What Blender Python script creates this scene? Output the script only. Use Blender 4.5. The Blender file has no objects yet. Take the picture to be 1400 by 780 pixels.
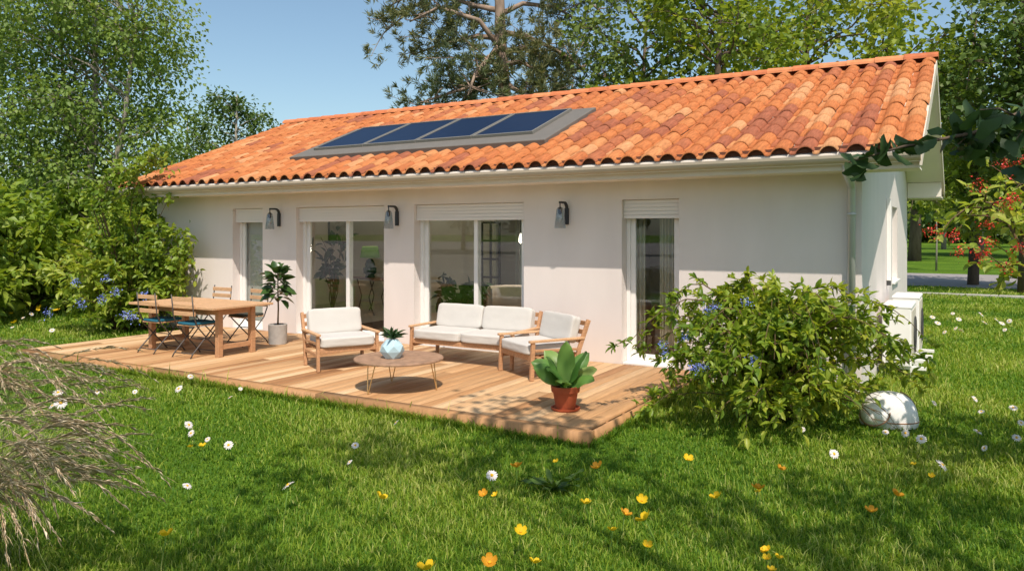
import bpy, math, random
import numpy as np
R = math.radians
SC = bpy.context.scene
COL = SC.collection
rnd = random.Random(7)
npr = np.random.default_rng(11)

# ------------------------------------------------------------------ camera, sky, sun, exposure
CAM = (1.0224, -9.3508, 1.71)            # house axes: X along the facade, Y into the house, Z up from the deck
YAW = R(30.734)
GZ = -0.12                               # lawn level
cd = bpy.data.cameras.new('camera'); cam = bpy.data.objects.new('camera', cd); COL.objects.link(cam)
cam.location = CAM; cam.rotation_euler = (R(90), 0, YAW)
cd.sensor_width = 36; cd.lens = 27.0; cd.shift_y = -72/1400; cd.clip_start = .05; cd.clip_end = 2000
SC.camera = cam
SUN_DIR = np.array([.42, -.53, 1.0]); SUN_DIR /= np.linalg.norm(SUN_DIR)
w = bpy.data.worlds.new('World'); SC.world = w; w.use_nodes = True
nt = w.node_tree; nt.nodes.clear()
sky = nt.nodes.new('ShaderNodeTexSky'); sky.sky_type = 'NISHITA'; sky.sun_disc = False
sky.sun_elevation = math.asin(SUN_DIR[2]); sky.sun_rotation = math.atan2(SUN_DIR[0], SUN_DIR[1])
sky.air_density = 1.0; sky.dust_density = 1.6; sky.ozone_density = .7
bg = nt.nodes.new('ShaderNodeBackground'); bg.inputs[1].default_value = .15
wo = nt.nodes.new('ShaderNodeOutputWorld')
tint = nt.nodes.new('ShaderNodeMix'); tint.data_type = 'RGBA'; tint.blend_type = 'MULTIPLY'; tint.inputs[0].default_value = 1; tint.inputs[7].default_value = (.87, .94, .90, 1)
nt.links.new(sky.outputs[0], tint.inputs[6]); nt.links.new(tint.outputs[2], bg.inputs[0]); nt.links.new(bg.outputs[0], wo.inputs[0])
sd = bpy.data.lights.new('sun', 'SUN'); sun = bpy.data.objects.new('sun', sd); COL.objects.link(sun)
sd.energy = 4.3; sd.angle = R(.5); sd.color = (1.0, .90, .79)
from mathutils import Vector
sun.rotation_euler = Vector(SUN_DIR).to_track_quat('Z', 'Y').to_euler()
SC.view_settings.view_transform = 'Standard'; SC.view_settings.look = 'None'
SC.view_settings.exposure = 0.18; SC.view_settings.gamma = 1.0
SC.render.engine = 'CYCLES'
SC.cycles.max_bounces = 8; SC.cycles.transparent_max_bounces = 12
SC.render.resolution_x = 1024; SC.render.resolution_y = 570

# ------------------------------------------------------------------ measuring helpers (photo measurements -> metres)
_f, _hor = 1050., 318.
_ex = np.array([1766., -_f]); _ex /= np.hypot(*_ex); _ey = np.array([-_ex[1], _ex[0]])
_P0 = np.array([3.90, 8.56])
def _toh(p): d = np.array(p)-_P0; return float(d@_ex), float(d@_ey)
def on_ground(x, y, z=GZ):
    d = (1.71-z)*_f/(y-_hor); X, Y = _toh(((x-700)/_f*d, d)); return (X, Y, z)
def on_plane(x, y, Yp):
    r = np.array([(x-700)/_f, 1.]); t = (Yp-CAM[1])/float(r@_ey)
    X, Y = _toh(r*t); return (X, Y, 1.71-(y-_hor)/_f*t)
def at_depth(x, y, d):
    X, Y = _toh(((x-700)/_f*d, d)); return (X, Y, 1.71-(y-_hor)/_f*d)

# ------------------------------------------------------------------ materials
def mat(name, col, rough=.6, spec=.4, metal=0, noise=None, bump=None, coat=0, trans=None, hue=None, sheen=0):
    """noise=(scale, amount, stretch); bump=(scale, strength); trans = translucency; hue=(col2,col3) picked by the 'rnd' attribute"""
    m = bpy.data.materials.new(name); m.use_nodes = True
    n = m.node_tree.nodes; L = m.node_tree.links
    b = n['Principled BSDF']; b.inputs['Roughness'].default_value = rough
    b.inputs['Specular IOR Level'].default_value = spec; b.inputs['Metallic'].default_value = metal
    b.inputs['Coat Weight'].default_value = coat; b.inputs['Sheen Weight'].default_value = sheen
    c4 = (*col, 1); b.inputs['Base Color'].default_value = c4
    src = None
    tc = None
    def coord():
        nonlocal tc
        if tc is None: tc = n.new('ShaderNodeTexCoord')
        return tc.outputs['Object']
    if hue:
        at = n.new('ShaderNodeAttribute'); at.attribute_name = 'rnd'
        cr = n.new('ShaderNodeValToRGB'); cr.color_ramp.interpolation = 'LINEAR'
        cols = [col]+list(hue); e = cr.color_ramp.elements
        while len(e) < len(cols): e.new(.5)
        for i, c in enumerate(cols):
            e[i].position = i/(len(cols)-1); e[i].color = (*c, 1)
        L.new(at.outputs['Fac'], cr.inputs[0]); src = cr.outputs[0]
    if noise:
        sc, am, st = noise
        mp = n.new('ShaderNodeMapping'); mp.inputs['Scale'].default_value = st
        L.new(coord(), mp.inputs[0])
        nz = n.new('ShaderNodeTexNoise'); nz.inputs['Scale'].default_value = sc; nz.inputs['Detail'].default_value = 6
        L.new(mp.outputs[0], nz.inputs[0])
        mr = n.new('ShaderNodeMapRange'); mr.inputs[1].default_value = .25; mr.inputs[2].default_value = .75
        mr.inputs[3].default_value = 1-am; mr.inputs[4].default_value = 1+am*.6
        L.new(nz.outputs[0], mr.inputs[0])
        mx = n.new('ShaderNodeMix'); mx.data_type = 'RGBA'; mx.blend_type = 'MULTIPLY'; mx.inputs[0].default_value = 1
        if src: L.new(src, mx.inputs[6])
        else: mx.inputs[6].default_value = c4
        L.new(mr.outputs[0], mx.inputs[7]); src = mx.outputs[2]
    if src: L.new(src, b.inputs['Base Color'])
    if bump:
        nb = n.new('ShaderNodeTexNoise'); nb.inputs['Scale'].default_value = bump[0]; nb.inputs['Detail'].default_value = 5
        L.new(coord(), nb.inputs[0])
        bp = n.new('ShaderNodeBump'); bp.inputs['Strength'].default_value = bump[1]; bp.inputs['Distance'].default_value = .01
        L.new(nb.outputs[0], bp.inputs['Height']); L.new(bp.outputs[0], b.inputs['Normal'])
    if trans:
        t = n.new('ShaderNodeBsdfTranslucent')
        if src:
            g = n.new('ShaderNodeMix'); g.data_type = 'RGBA'; g.blend_type = 'MULTIPLY'; g.inputs[0].default_value = 1
            L.new(src, g.inputs[6]); g.inputs[7].default_value = (1.5, 1.35, .7, 1); L.new(g.outputs[2], t.inputs[0])
        else: t.inputs[0].default_value = (min(1, col[0]*1.5), min(1, col[1]*1.35), col[2]*.7, 1)
        ms = n.new('ShaderNodeMixShader'); ms.inputs[0].default_value = trans
        L.new(b.outputs[0], ms.inputs[1]); L.new(t.outputs[0], ms.inputs[2])
        L.new(ms.outputs[0], n['Material Output'].inputs[0])
    return m

M = {}
M['plaster'] = mat('plaster', (.745, .675, .635), .9, .2, noise=(2.2, .06, (1, 1, .35)), bump=(160, .22))
M['white'] = mat('white_paint', (.82, .80, .77), .45, .4, noise=(4, .03, (1, 1, 1)))
M['shutter'] = mat('white_shutter', (.80, .75, .71), .6)
M['beige'] = mat('beige_metal', (.68, .60, .50), .6, .3, noise=(3, .06, (1, 1, 1)))
M['gutter'] = mat('olive_beige_gutter', (.52, .44, .34), .75, .2, noise=(3, .08, (1, 1, 1)))
M['soffit'] = mat('soffit_paint', (.82, .75, .66), .8, noise=(2, .05, (1, 1, 1)))
M['underlay'] = mat('roof_underlay', (.12, .05, .03), .9)
M['floor_in'] = mat('room_floor', (.50, .46, .41), .35, .4, noise=(3, .15, (1, 1, 1)))
M['wall_in'] = mat('room_wall', (.74, .71, .62), .9, noise=(2, .06, (1, 1, 1)))
M['black'] = mat('black_metal', (.02, .02, .022), .45, .5)
M['iron'] = mat('dark_iron', (.06, .05, .045), .5, .5)
M['teak'] = mat('teak_wood', (.50, .27, .14), .55, .3, noise=(9, .28, (6, 1.2, 6)), bump=(60, .1))
M['teak2'] = mat('pale_teak', (.62, .37, .20), .55, .3, noise=(9, .28, (1.2, 7, 6)), bump=(60, .1))
M['cushion'] = mat('white_cushion', (.56, .53, .49), .95, .1, noise=(5, .04, (1, 1, 1)), bump=(14, .25), sheen=.2)
M['teal'] = mat('teal_cushion', (.03, .14, .21), .9, .1, bump=(60, .2))
M['dkgrey'] = mat('dark_olive_cushion', (.07, .075, .06), .9, .1, bump=(60, .2))
M['concrete'] = mat('grey_concrete', (.40, .37, .34), .85, .2, noise=(14, .15, (1, 1, 1)), bump=(40, .2))
M['terra'] = mat('terracotta', (.42, .09, .035), .7, .3, noise=(7, .25, (1, 1, 1)), bump=(30, .15))
M['soil'] = mat('potting_soil', (.05, .035, .02), 1, 0, bump=(30, .6))
M['tabletop'] = mat('brown_stone_top', (.36, .215, .135), .6, .3, noise=(16, .35, (1, 1, 1)))
M['brass'] = mat('brass_rod', (.65, .42, .18), .35, .5, .7)
M['vase'] = mat('pale_blue_ceramic', (.46, .62, .68), .3, .5, noise=(3, .12, (1, 1, 1)))
M['panel'] = mat('solar_cells', (.006, .016, .046), .40, .2)
M['panelframe'] = mat('panel_frame_grey', (.20, .19, .165), .6, .4)
M['flashing'] = mat('grey_flashing', (.155, .142, .125), .7, .3, noise=(5, .08, (1, 1, 1)))
M['zinc'] = mat('zinc_pipe', (.55, .55, .55), .4, .5, .3)
M['bark'] = mat('bark', (.16, .12, .09), .95, .1, noise=(6, .4, (1, 1, .25)), bump=(25, .6))
M['barkpale'] = mat('pale_bark', (.34, .30, .25), .95, .1, noise=(7, .45, (1, 1, .6)), bump=(25, .4))
M['barkpine'] = mat('pine_bark', (.34, .25, .19), .95, .1, noise=(5, .4, (1, 1, .3)), bump=(18, .7))
M['stem'] = mat('green_brown_stem', (.13, .09, .045), .8, .2)
M['greenstem'] = mat('green_stem', (.15, .25, .05), .7, .2)
M['birchleaf'] = mat('birch_leaf', (.13, .215, .042), .5, .35, trans=.42, hue=((.20, .30, .06), (.29, .36, .09)))
M['mapleleaf'] = mat('maple_leaf', (.14, .22, .025), .45, .35, trans=.45, hue=((.25, .33, .04), (.38, .42, .065)))
M['darkleaf'] = mat('dark_leaf', (.075, .135, .033), .5, .35, trans=.38, hue=((.12, .19, .042), (.19, .26, .06)))
M['hedgeleaf'] = mat('hedge_leaf', (.13, .22, .024), .45, .4, trans=.42, hue=((.22, .32, .035), (.36, .42, .06)))
M['shrubleaf'] = mat('shrub_leaf', (.13, .225, .025), .4, .4, trans=.45, hue=((.26, .355, .035), (.42, .46, .06)))
M['berryleaf'] = mat('berry_shrub_leaf', (.22, .31, .04), .45, .4, trans=.5, hue=((.33, .42, .06), (.44, .47, .10)))
M['needle'] = mat('pine_needle', (.095, .14, .07), .6, .3, trans=.3, hue=((.16, .20, .095), (.27, .27, .13)))
M['figleaf'] = mat('fig_leaf', (.022, .060, .014), .3, .5, trans=.2, hue=((.04, .09, .02), (.06, .12, .03)))
M['roomleaf'] = mat('room_plant_leaf', (.02, .055, .013), .6, .2, trans=.2, hue=((.04, .085, .02),))
M['hosta'] = mat('broad_leaf', (.06, .16, .03), .4, .45, trans=.35, hue=((.14, .29, .06), (.30, .42, .13)))
M['ginkgoleaf'] = mat('ginkgo_leaf', (.035, .075, .022), .5, .35, trans=.22, hue=((.05, .095, .03),))
M['plume'] = mat('dry_plume', (.68, .54, .36), .9, .1, hue=((.82, .68, .48), (.54, .41, .26)))
M['grassblade'] = mat('grass_blade', (.075, .18, .014), .55, .25, trans=.42, hue=((.17, .295, .022), (.295, .385, .038), (.48, .50, .15)))
M['reed'] = mat('pale_reed', (.22, .28, .09), .7, .2, trans=.3, hue=((.32, .36, .15), (.45, .43, .25)))
M['weedleaf'] = mat('weed_leaf', (.06, .12, .02), .45, .4, trans=.3, hue=((.10, .17, .03),))
M['bluefl'] = mat('blue_flower', (.10, .14, .55), .7, .2, hue=((.20, .26, .70), (.32, .40, .78)))
M['berry'] = mat('red_berry', (.52, .02, .012), .35, .5, hue=((.70, .06, .03),))
M['petal'] = mat('white_petal', (.78, .72, .74), .7, .2, trans=.25)
M['disc'] = mat('yellow_disc', (.75, .42, .03), .8, .1)
M['yellow'] = mat('yellow_petal', (.80, .53, .015), .6, .3, trans=.3)
M['orange'] = mat('orange_petal', (.66, .31, .02), .6, .3, trans=.3)
M['asphalt'] = mat('asphalt', (.30, .275, .265), .9, .2, noise=(2.5, .15, (1, 1, 1)), bump=(80, .3))
M['kerb'] = mat('kerb_stone', (.42, .40, .36), .9, .2, noise=(4, .2, (1, 1, 1)))
M['mower'] = mat('white_shell', (.78, .76, .73), .35, .5, coat=.3)
M['trim'] = mat('brown_trim', (.30, .16, .08), .5)
M['lampgreen'] = mat('green_lampshade', (.09, .15, .03), .7, trans=.35)
M['lampbase'] = mat('dark_green_ceramic', (.02, .07, .035), .25, .5)
M['curtain'] = mat('grey_curtain', (.66, .64, .58), .95, .1, trans=.4)
M['blind'] = mat('grey_blind', (.50, .48, .45), .9, .1)
M['rug'] = mat('dark_rug', (.09, .06, .045), .95, .1, noise=(8, .3, (1, 1, 1)))
M['cream'] = mat('cream_fabric', (.66, .58, .50), .9, .1)
M['picture'] = mat('picture_print', (.45, .41, .36), .7, noise=(6, .5, (1, 1, 1)))
M['glow'] = mat('lit_glass_shade', (.9, .85, .75), .4)
b_ = M['glow'].node_tree.nodes['Principled BSDF']; b_.inputs['Emission Color'].default_value = (1, .9, .75, 1); b_.inputs['Emission Strength'].default_value = 2.0
M['rubber'] = mat('dark_vent', (.05, .05, .05), .7)
M['stone'] = mat('pale_stone', (.55, .50, .44), .9, noise=(8, .2, (1, 1, 1)))

def glass_mat(name, tint, refl):
    m = bpy.data.materials.new(name); m.use_nodes = True; n = m.node_tree.nodes; L = m.node_tree.links; n.clear()
    o = n.new('ShaderNodeOutputMaterial'); t = n.new('ShaderNodeBsdfTransparent'); t.inputs[0].default_value = (*tint, 1)
    g = n.new('ShaderNodeBsdfGlossy'); g.inputs['Roughness'].default_value = .01; g.inputs[0].default_value = (.95, .97, 1, 1)
    lw = n.new('ShaderNodeLayerWeight'); lw.inputs[0].default_value = .5
    fr = n.new('ShaderNodeMath'); fr.operation = 'POWER'; fr.inputs[1].default_value = 4.5; L.new(lw.outputs['Facing'], fr.inputs[0])
    mr = n.new('ShaderNodeMapRange'); mr.inputs[3].default_value = refl; mr.inputs[4].default_value = 1
    L.new(fr.outputs[0], mr.inputs[0])
    ms = n.new('ShaderNodeMixShader'); L.new(mr.outputs[0], ms.inputs[0]); L.new(t.outputs[0], ms.inputs[1]); L.new(g.outputs[0], ms.inputs[2])
    L.new(ms.outputs[0], o.inputs[0]); return m
M['glass'] = glass_mat('window_glass', (.93, .95, .94), .055)
M['shadeglass'] = glass_mat('smoked_glass', (.80, .84, .86), .05)

# roof tile and deck boards: own colour per tile / board from the 'rnd' attribute
def ramp_mat(name, stops, streak, rough, interp='CONSTANT', stretch=(1, 1, 1), am=.3, bump=.1):
    m = mat(name, stops[0][1], rough, .25, noise=(streak, am, stretch), bump=(70, bump))
    n = m.node_tree.nodes; L = m.node_tree.links
    mx = [k for k in n if k.bl_idname == 'ShaderNodeMix'][0]
    at = n.new('ShaderNodeAttribute'); at.attribute_name = 'rnd'
    cr = n.new('ShaderNodeValToRGB'); cr.color_ramp.interpolation = interp
    e = cr.color_ramp.elements
    while len(e) < len(stops): e.new(.5)
    for i, (p, c) in enumerate(stops): e[i].position = p; e[i].color = (*c, 1)
    L.new(at.outputs['Fac'], cr.inputs[0]); L.new(cr.outputs[0], mx.inputs[6]); return m
M['tile'] = ramp_mat('clay_tile', [(0, (.33, .108, .055)), (.10, (.39, .128, .056)), (.18, (.45, .145, .050)), (.36, (.49, .165, .054)),
                                   (.60, (.51, .185, .064)), (.78, (.54, .225, .088)), (.91, (.57, .275, .125))], 11, .8, stretch=(7, .6, .6), am=.36)
M['ridge'] = ramp_mat('ridge_tile', [(0, (.50, .15, .06)), (.5, (.60, .20, .08)), (1, (.62, .24, .10))], 9, .75, 'LINEAR', am=.25)
M['board'] = ramp_mat('deck_board', [(0, (.33, .16, .068)), (.35, (.44, .235, .105)), (.65, (.53, .315, .155)), (1, (.63, .43, .245))], 5, .6, 'LINEAR', stretch=(9, .6, 1), am=.22)

# ------------------------------------------------------------------ mesh helpers
class MB:
    def __init__(s): s.v = []; s.f = []; s.mi = []; s.cur = 0
    def _add(s, vs, fs):
        o = len(s.v); s.v += [tuple(map(float, p)) for p in vs]
        for f in fs: s.f.append(tuple(i+o for i in f)); s.mi.append(s.cur)
        return s
    def box(s, x0, x1, y0, y1, z0, z1):
        return s._add([(x0,y0,z0),(x1,y0,z0),(x1,y1,z0),(x0,y1,z0),(x0,y0,z1),(x1,y0,z1),(x1,y1,z1),(x0,y1,z1)],
                      [(0,3,2,1),(4,5,6,7),(0,1,5,4),(1,2,6,5),(2,3,7,6),(3,0,4,7)])
    def bar(s, p, q, w, h=None, up=(0, 0, 1)):
        """rectangular bar from p to q, w sideways and h along up"""
        h = h or w; p = Vector(p); q = Vector(q); d = (q-p).normalized(); u = Vector(up)
        if abs(d.dot(u)) > .98: u = Vector((0, 1, 0))
        sd_ = d.cross(u).normalized()*w/2; uu = sd_.normalized().cross(d).normalized()*h/2
        vs = [p-sd_-uu, p+sd_-uu, p+sd_+uu, p-sd_+uu, q-sd_-uu, q+sd_-uu, q+sd_+uu, q-sd_+uu]
        return s._add(vs, [(0,1,2,3),(7,6,5,4),(0,4,5,1),(1,5,6,2),(2,6,7,3),(3,7,4,0)])
    def tube(s, pts, r, n=8, cap=True):
        pts = [Vector(p) for p in pts]; k = len(pts); rs = r if hasattr(r, '__len__') else [r]*k
        vs = []; fs = []; ref = None
        for i, p in enumerate(pts):
            d = (pts[min(i+1, k-1)]-pts[max(i-1, 0)])
            d = d.normalized() if d.length > 1e-9 else Vector((0, 0, 1))
            if ref is None: ref = Vector((1, 0, 0)) if abs(d.x) < .9 else Vector((0, 1, 0))
            a = (ref-d*ref.dot(d)).normalized(); ref = a; b = d.cross(a)
            for j in range(n):
                t = 2*math.pi*j/n; vs.append(p+(a*math.cos(t)+b*math.sin(t))*rs[i])
        for i in range(k-1):
            for j in range(n):
                fs.append((i*n+j, i*n+(j+1) % n, (i+1)*n+(j+1) % n, (i+1)*n+j))
        if cap: fs.append(tuple(range(n-1, -1, -1))); fs.append(tuple((k-1)*n+j for j in range(n)))
        return s._add(vs, fs)
    def lathe(s, prof, c=(0, 0, 0), n=24, sx=1, sy=1):
        vs = []; fs = []
        for r, z in prof:
            for j in range(n):
                t = 2*math.pi*j/n; vs.append((c[0]+r*math.cos(t)*sx, c[1]+r*math.sin(t)*sy, c[2]+z))
        for i in range(len(prof)-1):
            for j in range(n): fs.append((i*n+j, i*n+(j+1) % n, (i+1)*n+(j+1) % n, (i+1)*n+j))
        if prof[0][0] > 1e-6: fs.append(tuple(range(n-1, -1, -1)))
        if prof[-1][0] > 1e-6: fs.append(tuple((len(prof)-1)*n+j for j in range(n)))
        return s._add(vs, fs)
    def poly(s, pts, f=None): return s._add(pts, [f or tuple(range(len(pts)))])
    def build(s, name, m, parent=None, bevel=0, smooth=False, seg=2, sub=0):
        me = bpy.data.meshes.new(name); me.from_pydata(s.v, [], s.f); me.update()
        for k in (m if isinstance(m, (list, tuple)) else [m]): me.materials.append(k)
        if isinstance(m, (list, tuple)): me.polygons.foreach_set('material_index', s.mi)
        if smooth: me.polygons.foreach_set('use_smooth', [True]*len(me.polygons))
        o = bpy.data.objects.new(name, me); COL.objects.link(o)
        if parent: o.parent = parent
        if bevel:
            b = o.modifiers.new('bevel', 'BEVEL'); b.width = bevel; b.segments = seg; b.limit_method = 'ANGLE'; b.angle_limit = R(40)
        if sub:
            b = o.modifiers.new('sub', 'SUBSURF'); b.levels = sub; b.render_levels = sub
        return o

def np_mesh(name, V, faces, m, attr=None, parent=None, smooth=False, mi=None):
    """faces: list of (N,k) int arrays; attr: per-vertex 'rnd'"""
    me = bpy.data.meshes.new(name)
    V = np.asarray(V, np.float32); me.vertices.add(len(V)); me.vertices.foreach_set('co', V.ravel())
    lv = np.concatenate([f.ravel() for f in faces]).astype(np.int32)
    ln = np.concatenate([np.full(len(f), f.shape[1]) for f in faces]).astype(np.int32)
    st = np.concatenate([[0], np.cumsum(ln)[:-1]]).astype(np.int32)
    me.loops.add(len(lv)); me.loops.foreach_set('vertex_index', lv)
    me.polygons.add(len(ln)); me.polygons.foreach_set('loop_start', st)
    try: me.polygons.foreach_set('loop_total', ln)
    except Exception: pass
    if smooth: me.polygons.foreach_set('use_smooth', np.ones(len(ln), bool))
    for k in (m if isinstance(m, (list, tuple)) else [m]): me.materials.append(k)
    if mi is not None: me.polygons.foreach_set('material_index', mi.astype(np.int32))
    if attr is not None:
        a = me.attributes.new('rnd', 'FLOAT', 'POINT'); a.data.foreach_set('value', np.asarray(attr, np.float32))
    me.update(calc_edges=True); me.validate()
    o = bpy.data.objects.new(name, me); COL.objects.link(o)
    if parent: o.parent = parent
    return o

def tag(o, label=None, cat=None, group=None, kind=None):
    if label: o['label'] = label
    if cat: o['category'] = cat
    if group: o['group'] = group
    if kind: o['kind'] = kind
    return o
def thing(name, label, cat, loc=(0, 0, 0), rz=0, group=None):
    o = bpy.data.objects.new(name, None); COL.objects.link(o); o.empty_display_size = .1
    o.location = loc; o.rotation_euler = (0, 0, rz); return tag(o, label, cat, group)
def copy_tree(o, parent=None):
    c = o.copy(); COL.objects.link(c)
    if parent: c.parent = parent
    for ch in list(o.children): copy_tree(ch, c)
    return c

# ---- leaves
def unit(a): return a/np.maximum(np.linalg.norm(a, axis=-1, keepdims=True), 1e-9)
def leaf_geo(C, D, S, wid=.55, fold=.2, fine=False, droop=.25, flat=.5, rng=npr):
    """C bases, D axes, S lengths; returns V, faces. Leaves lie roughly level (flat) with random roll."""
    n = len(C); C = np.asarray(C, float); D = unit(np.asarray(D, float)); S = np.asarray(S, float)[:, None]
    up = rng.normal(size=(n, 3))*(1-flat)+np.array([0, 0, 1.])*flat*2
    side = unit(np.cross(D, up)); nrm = unit(np.cross(side, D))
    if not fine:
        p0 = C; tip = C+D*S-nrm*S*droop
        L = C+D*S*.45+side*S*wid/2+nrm*S*fold*.4; Rr = C+D*S*.45-side*S*wid/2+nrm*S*fold*.4
        V = np.stack([p0, Rr, tip, L], 1).reshape(-1, 3); b = np.arange(n)[:, None]*4
        return V, [np.concatenate([b+np.array([[0, 1, 2]]), b+np.array([[0, 2, 3]])])], 4
    def st(t, wv, lift):
        mid = C+D*S*t-nrm*S*droop*t*t
        return mid+side*S*wid*wv/2+nrm*S*lift*fold, mid, mid-side*S*wid*wv/2+nrm*S*lift*fold
    a = st(.22, .75, .5); bb = st(.5, 1., .7); c = st(.78, .68, .45); tip = C+D*S-nrm*S*droop
    V = np.stack([C, *a, *bb, *c, tip], 1).reshape(-1, 3); o = np.arange(n)[:, None]*11
    tri = np.concatenate([o+np.array([q]) for q in ([0,2,1],[0,3,2],[7,8,10],[8,9,10])])
    quad = np.concatenate([o+np.array([q]) for q in ([1,2,5,4],[2,3,6,5],[4,5,8,7],[5,6,9,8])])
    return V, [tri, quad], 11
def leaf_obj(name, C, D, S, m, parent, attr=None, rng=npr, **k):
    V, F, per = leaf_geo(C, D, S, rng=rng, **k)
    a = np.repeat(rng.random(len(C)) if attr is None else attr, per)
    return np_mesh(name, V, F, m, a, parent, smooth=bool(k.get('fine')))
def clump_attr(C, s, rng, jit=.35):
    """leaf tint that drifts from bough to bough"""
    ph = rng.random(6)*6.28
    v = .5+.17*(np.sin(C[:, 0]*s+ph[0])+np.sin(C[:, 1]*s*1.1+ph[1])+np.sin(C[:, 2]*s*1.3+ph[2]))
    return np.clip(v+rng.normal(size=len(C))*jit*.6, 0, 1)

def branch_path(a, b, sag, rng, n=5, jit=.08):
    a = np.array(a, float); b = np.array(b, float); L = np.linalg.norm(b-a); out = []
    for i in range(n+1):
        t = i/n; p = a+(b-a)*t; p[2] += sag*L*math.sin(math.pi*t)
        if 0 < i < n: p += rng.normal(size=3)*jit*L*.5
        out.append(p)
    return out

def tree(name, label, loc, trunk, clumps, nleaf, size, lm, bm, seed, r0=.2, cat='tree', group=None, wid=.6, twigs=6, limb_r=.05,
         start=(.35, .9), cr=.8, droop=.3, hang=0., fine=False, shell=.5, sag=.06, tint=.9, trunks=None):
    """tapered trunk with limbs out to leaf clumps; clumps = [(x,y,z,radius)] relative to loc"""
    rng = np.random.default_rng(seed)
    root = thing(name, label, cat, loc, 0, group)
    tr = MB(); paths = trunks or [trunk]
    for pth in paths:
        k = len(pth); tr.tube(pth, [r0*(1-.8*i/(k-1)) for i in range(k)], 9)
    Cs = []; Ds = []
    tot = sum(c[3]**2 for c in clumps)
    for ci, (x, y, z, r) in enumerate(clumps):
        c = np.array([x, y, z]); pth = paths[ci % len(paths)]
        zs = [p[2] for p in pth]; zt = min(max(z-np.hypot(x-pth[-1][0], y-pth[-1][1])*.55, pth[0][2]+(zs[-1]-zs[0])*start[0]), zs[0]+(zs[-1]-zs[0])*start[1])
        i = max(j for j in range(len(pth)) if zs[j] <= zt+1e-6 or j == 0); i = min(i, len(pth)-2)
        tt = (zt-zs[i])/max(1e-6, zs[i+1]-zs[i]); a = np.array(pth[i])*(1-tt)+np.array(pth[i+1])*tt
        bp = branch_path(a, c, sag, rng); lr = limb_r*(.6+.5*r)
        tr.tube(bp, [lr*(1-.7*q/5) for q in range(6)], 6)
        nl = int(nleaf*r*r/tot); ends = []
        for q in range(twigs):
            d = unit(rng.normal(size=3)+np.array([0, 0, .25])); e = c+d*r*(.55+.5*rng.random())*np.array([1, 1, cr])
            tp = branch_path(c-d*r*.05, e, .05, rng, 3); tr.tube(tp, [lr*.32, lr*.25, lr*.16, lr*.07], 4, cap=False); ends.append((c, e))
        # leaves: most hug the twigs, the rest float loosely through the clump
        q = rng.integers(0, len(ends), nl); t = rng.random(nl)**.6
        st = np.array([e[0] for e in ends])[q]; en = np.array([e[1] for e in ends])[q]
        P = st+(en-st)*t[:, None]+rng.normal(size=(nl, 3))*r*.17
        loose = rng.random(nl) < shell
        d = unit(rng.normal(size=(nl, 3))); rad = r*(rng.random(nl)**.45)*(.8+.45*rng.random(nl))
        P[loose] = (c+d*rad[:, None]*np.array([1, 1, cr]))[loose]
        out = unit(P-c+rng.normal(size=(nl, 3))*r*.6); out[:, 2] -= hang
        Cs.append(P); Ds.append(out)
    C = np.concatenate(Cs); D_ = np.concatenate(Ds)
    S = size*(.6+.7*rng.random(len(C)))
    tr.build('trunk', bm, root, smooth=True)
    leaf_obj('crown', C, D_, S, lm, root, clump_attr(C, tint, rng), rng, wid=wid, droop=droop, fine=fine)
    return root
def ell_clumps(n, c, rad, rc, seed, flat=1., inner=.45):
    rng = np.random.default_rng(seed); out = []; k = 0
    while len(out) < n and k < 4000:
        k += 1
        d = unit(rng.normal(size=3)); q = inner+(1-inner)*rng.random()**.5
        p = np.array(c)+d*q*np.array(rad)
        r = rc*(.65+.7*rng.random())
        if all(np.linalg.norm(p-np.array(o[:3])) > .5*(r+o[3])*.9 for o in out) or k > 3000: out.append((p[0], p[1], p[2], r))
    return out

# ------------------------------------------------------------------ setting: lawn, road
def lawn_mat():
    m = mat('lawn_ground', (.055, .11, .012), .95, .05)
    n = m.node_tree.nodes; L = m.node_tree.links; b = n['Principled BSDF']
    tc = n.new('ShaderNodeTexCoord')
    a = n.new('ShaderNodeTexNoise'); a.inputs['Scale'].default_value = .35; a.inputs['Detail'].default_value = 5
    f = n.new('ShaderNodeTexNoise'); f.inputs['Scale'].default_value = 38; f.inputs['Detail'].default_value = 6
    L.new(tc.outputs['Object'], a.inputs[0]); L.new(tc.outputs['Object'], f.inputs[0])
    r1 = n.new('ShaderNodeValToRGB'); e = r1.color_ramp.elements
    e[0].position = .3; e[0].color = (.06, .13, .012, 1); e[1].position = .7; e[1].color = (.13, .22, .022, 1)
    r2 = n.new('ShaderNodeMapRange'); r2.inputs[1].default_value = .3; r2.inputs[2].default_value = .7; r2.inputs[3].default_value = .45; r2.inputs[4].default_value = 1.35
    L.new(a.outputs[0], r1.inputs[0]); L.new(f.outputs[0], r2.inputs[0])
    mx = n.new('ShaderNodeMix'); mx.data_type = 'RGBA'; mx.blend_type = 'MULTIPLY'; mx.inputs[0].default_value = 1
    L.new(r1.outputs[0], mx.inputs[6]); L.new(r2.outputs[0], mx.inputs[7]); L.new(mx.outputs[2], b.inputs['Base Color'])
    bp = n.new('ShaderNodeBump'); bp.inputs['Strength'].default_value = .8; bp.inputs['Distance'].default_value = .04
    L.new(f.outputs[0], bp.inputs['Height']); L.new(bp.outputs[0], b.inputs['Normal'])
    return m
M['lawn'] = lawn_mat()
tag(MB().poly([(-500, -500, GZ), (500, -500, GZ), (500, 700, GZ), (-500, 700, GZ)]).build('ground', M['lawn']), kind='structure')
# the park road beyond the house
rd = MB(); rd.poly([(-60, 20.6, GZ+.006), (80, 20.2, GZ+.006), (80, 31.0, GZ+.006), (-60, 29.0, GZ+.006)])
tag(rd.build('road', M['asphalt']), kind='structure')
kb = MB(); kb.box(-40, 60, 16.3, 16.5, GZ-.05, GZ+.07)
tag(kb.build('kerb', M['kerb'], bevel=.015), kind='structure')
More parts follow.
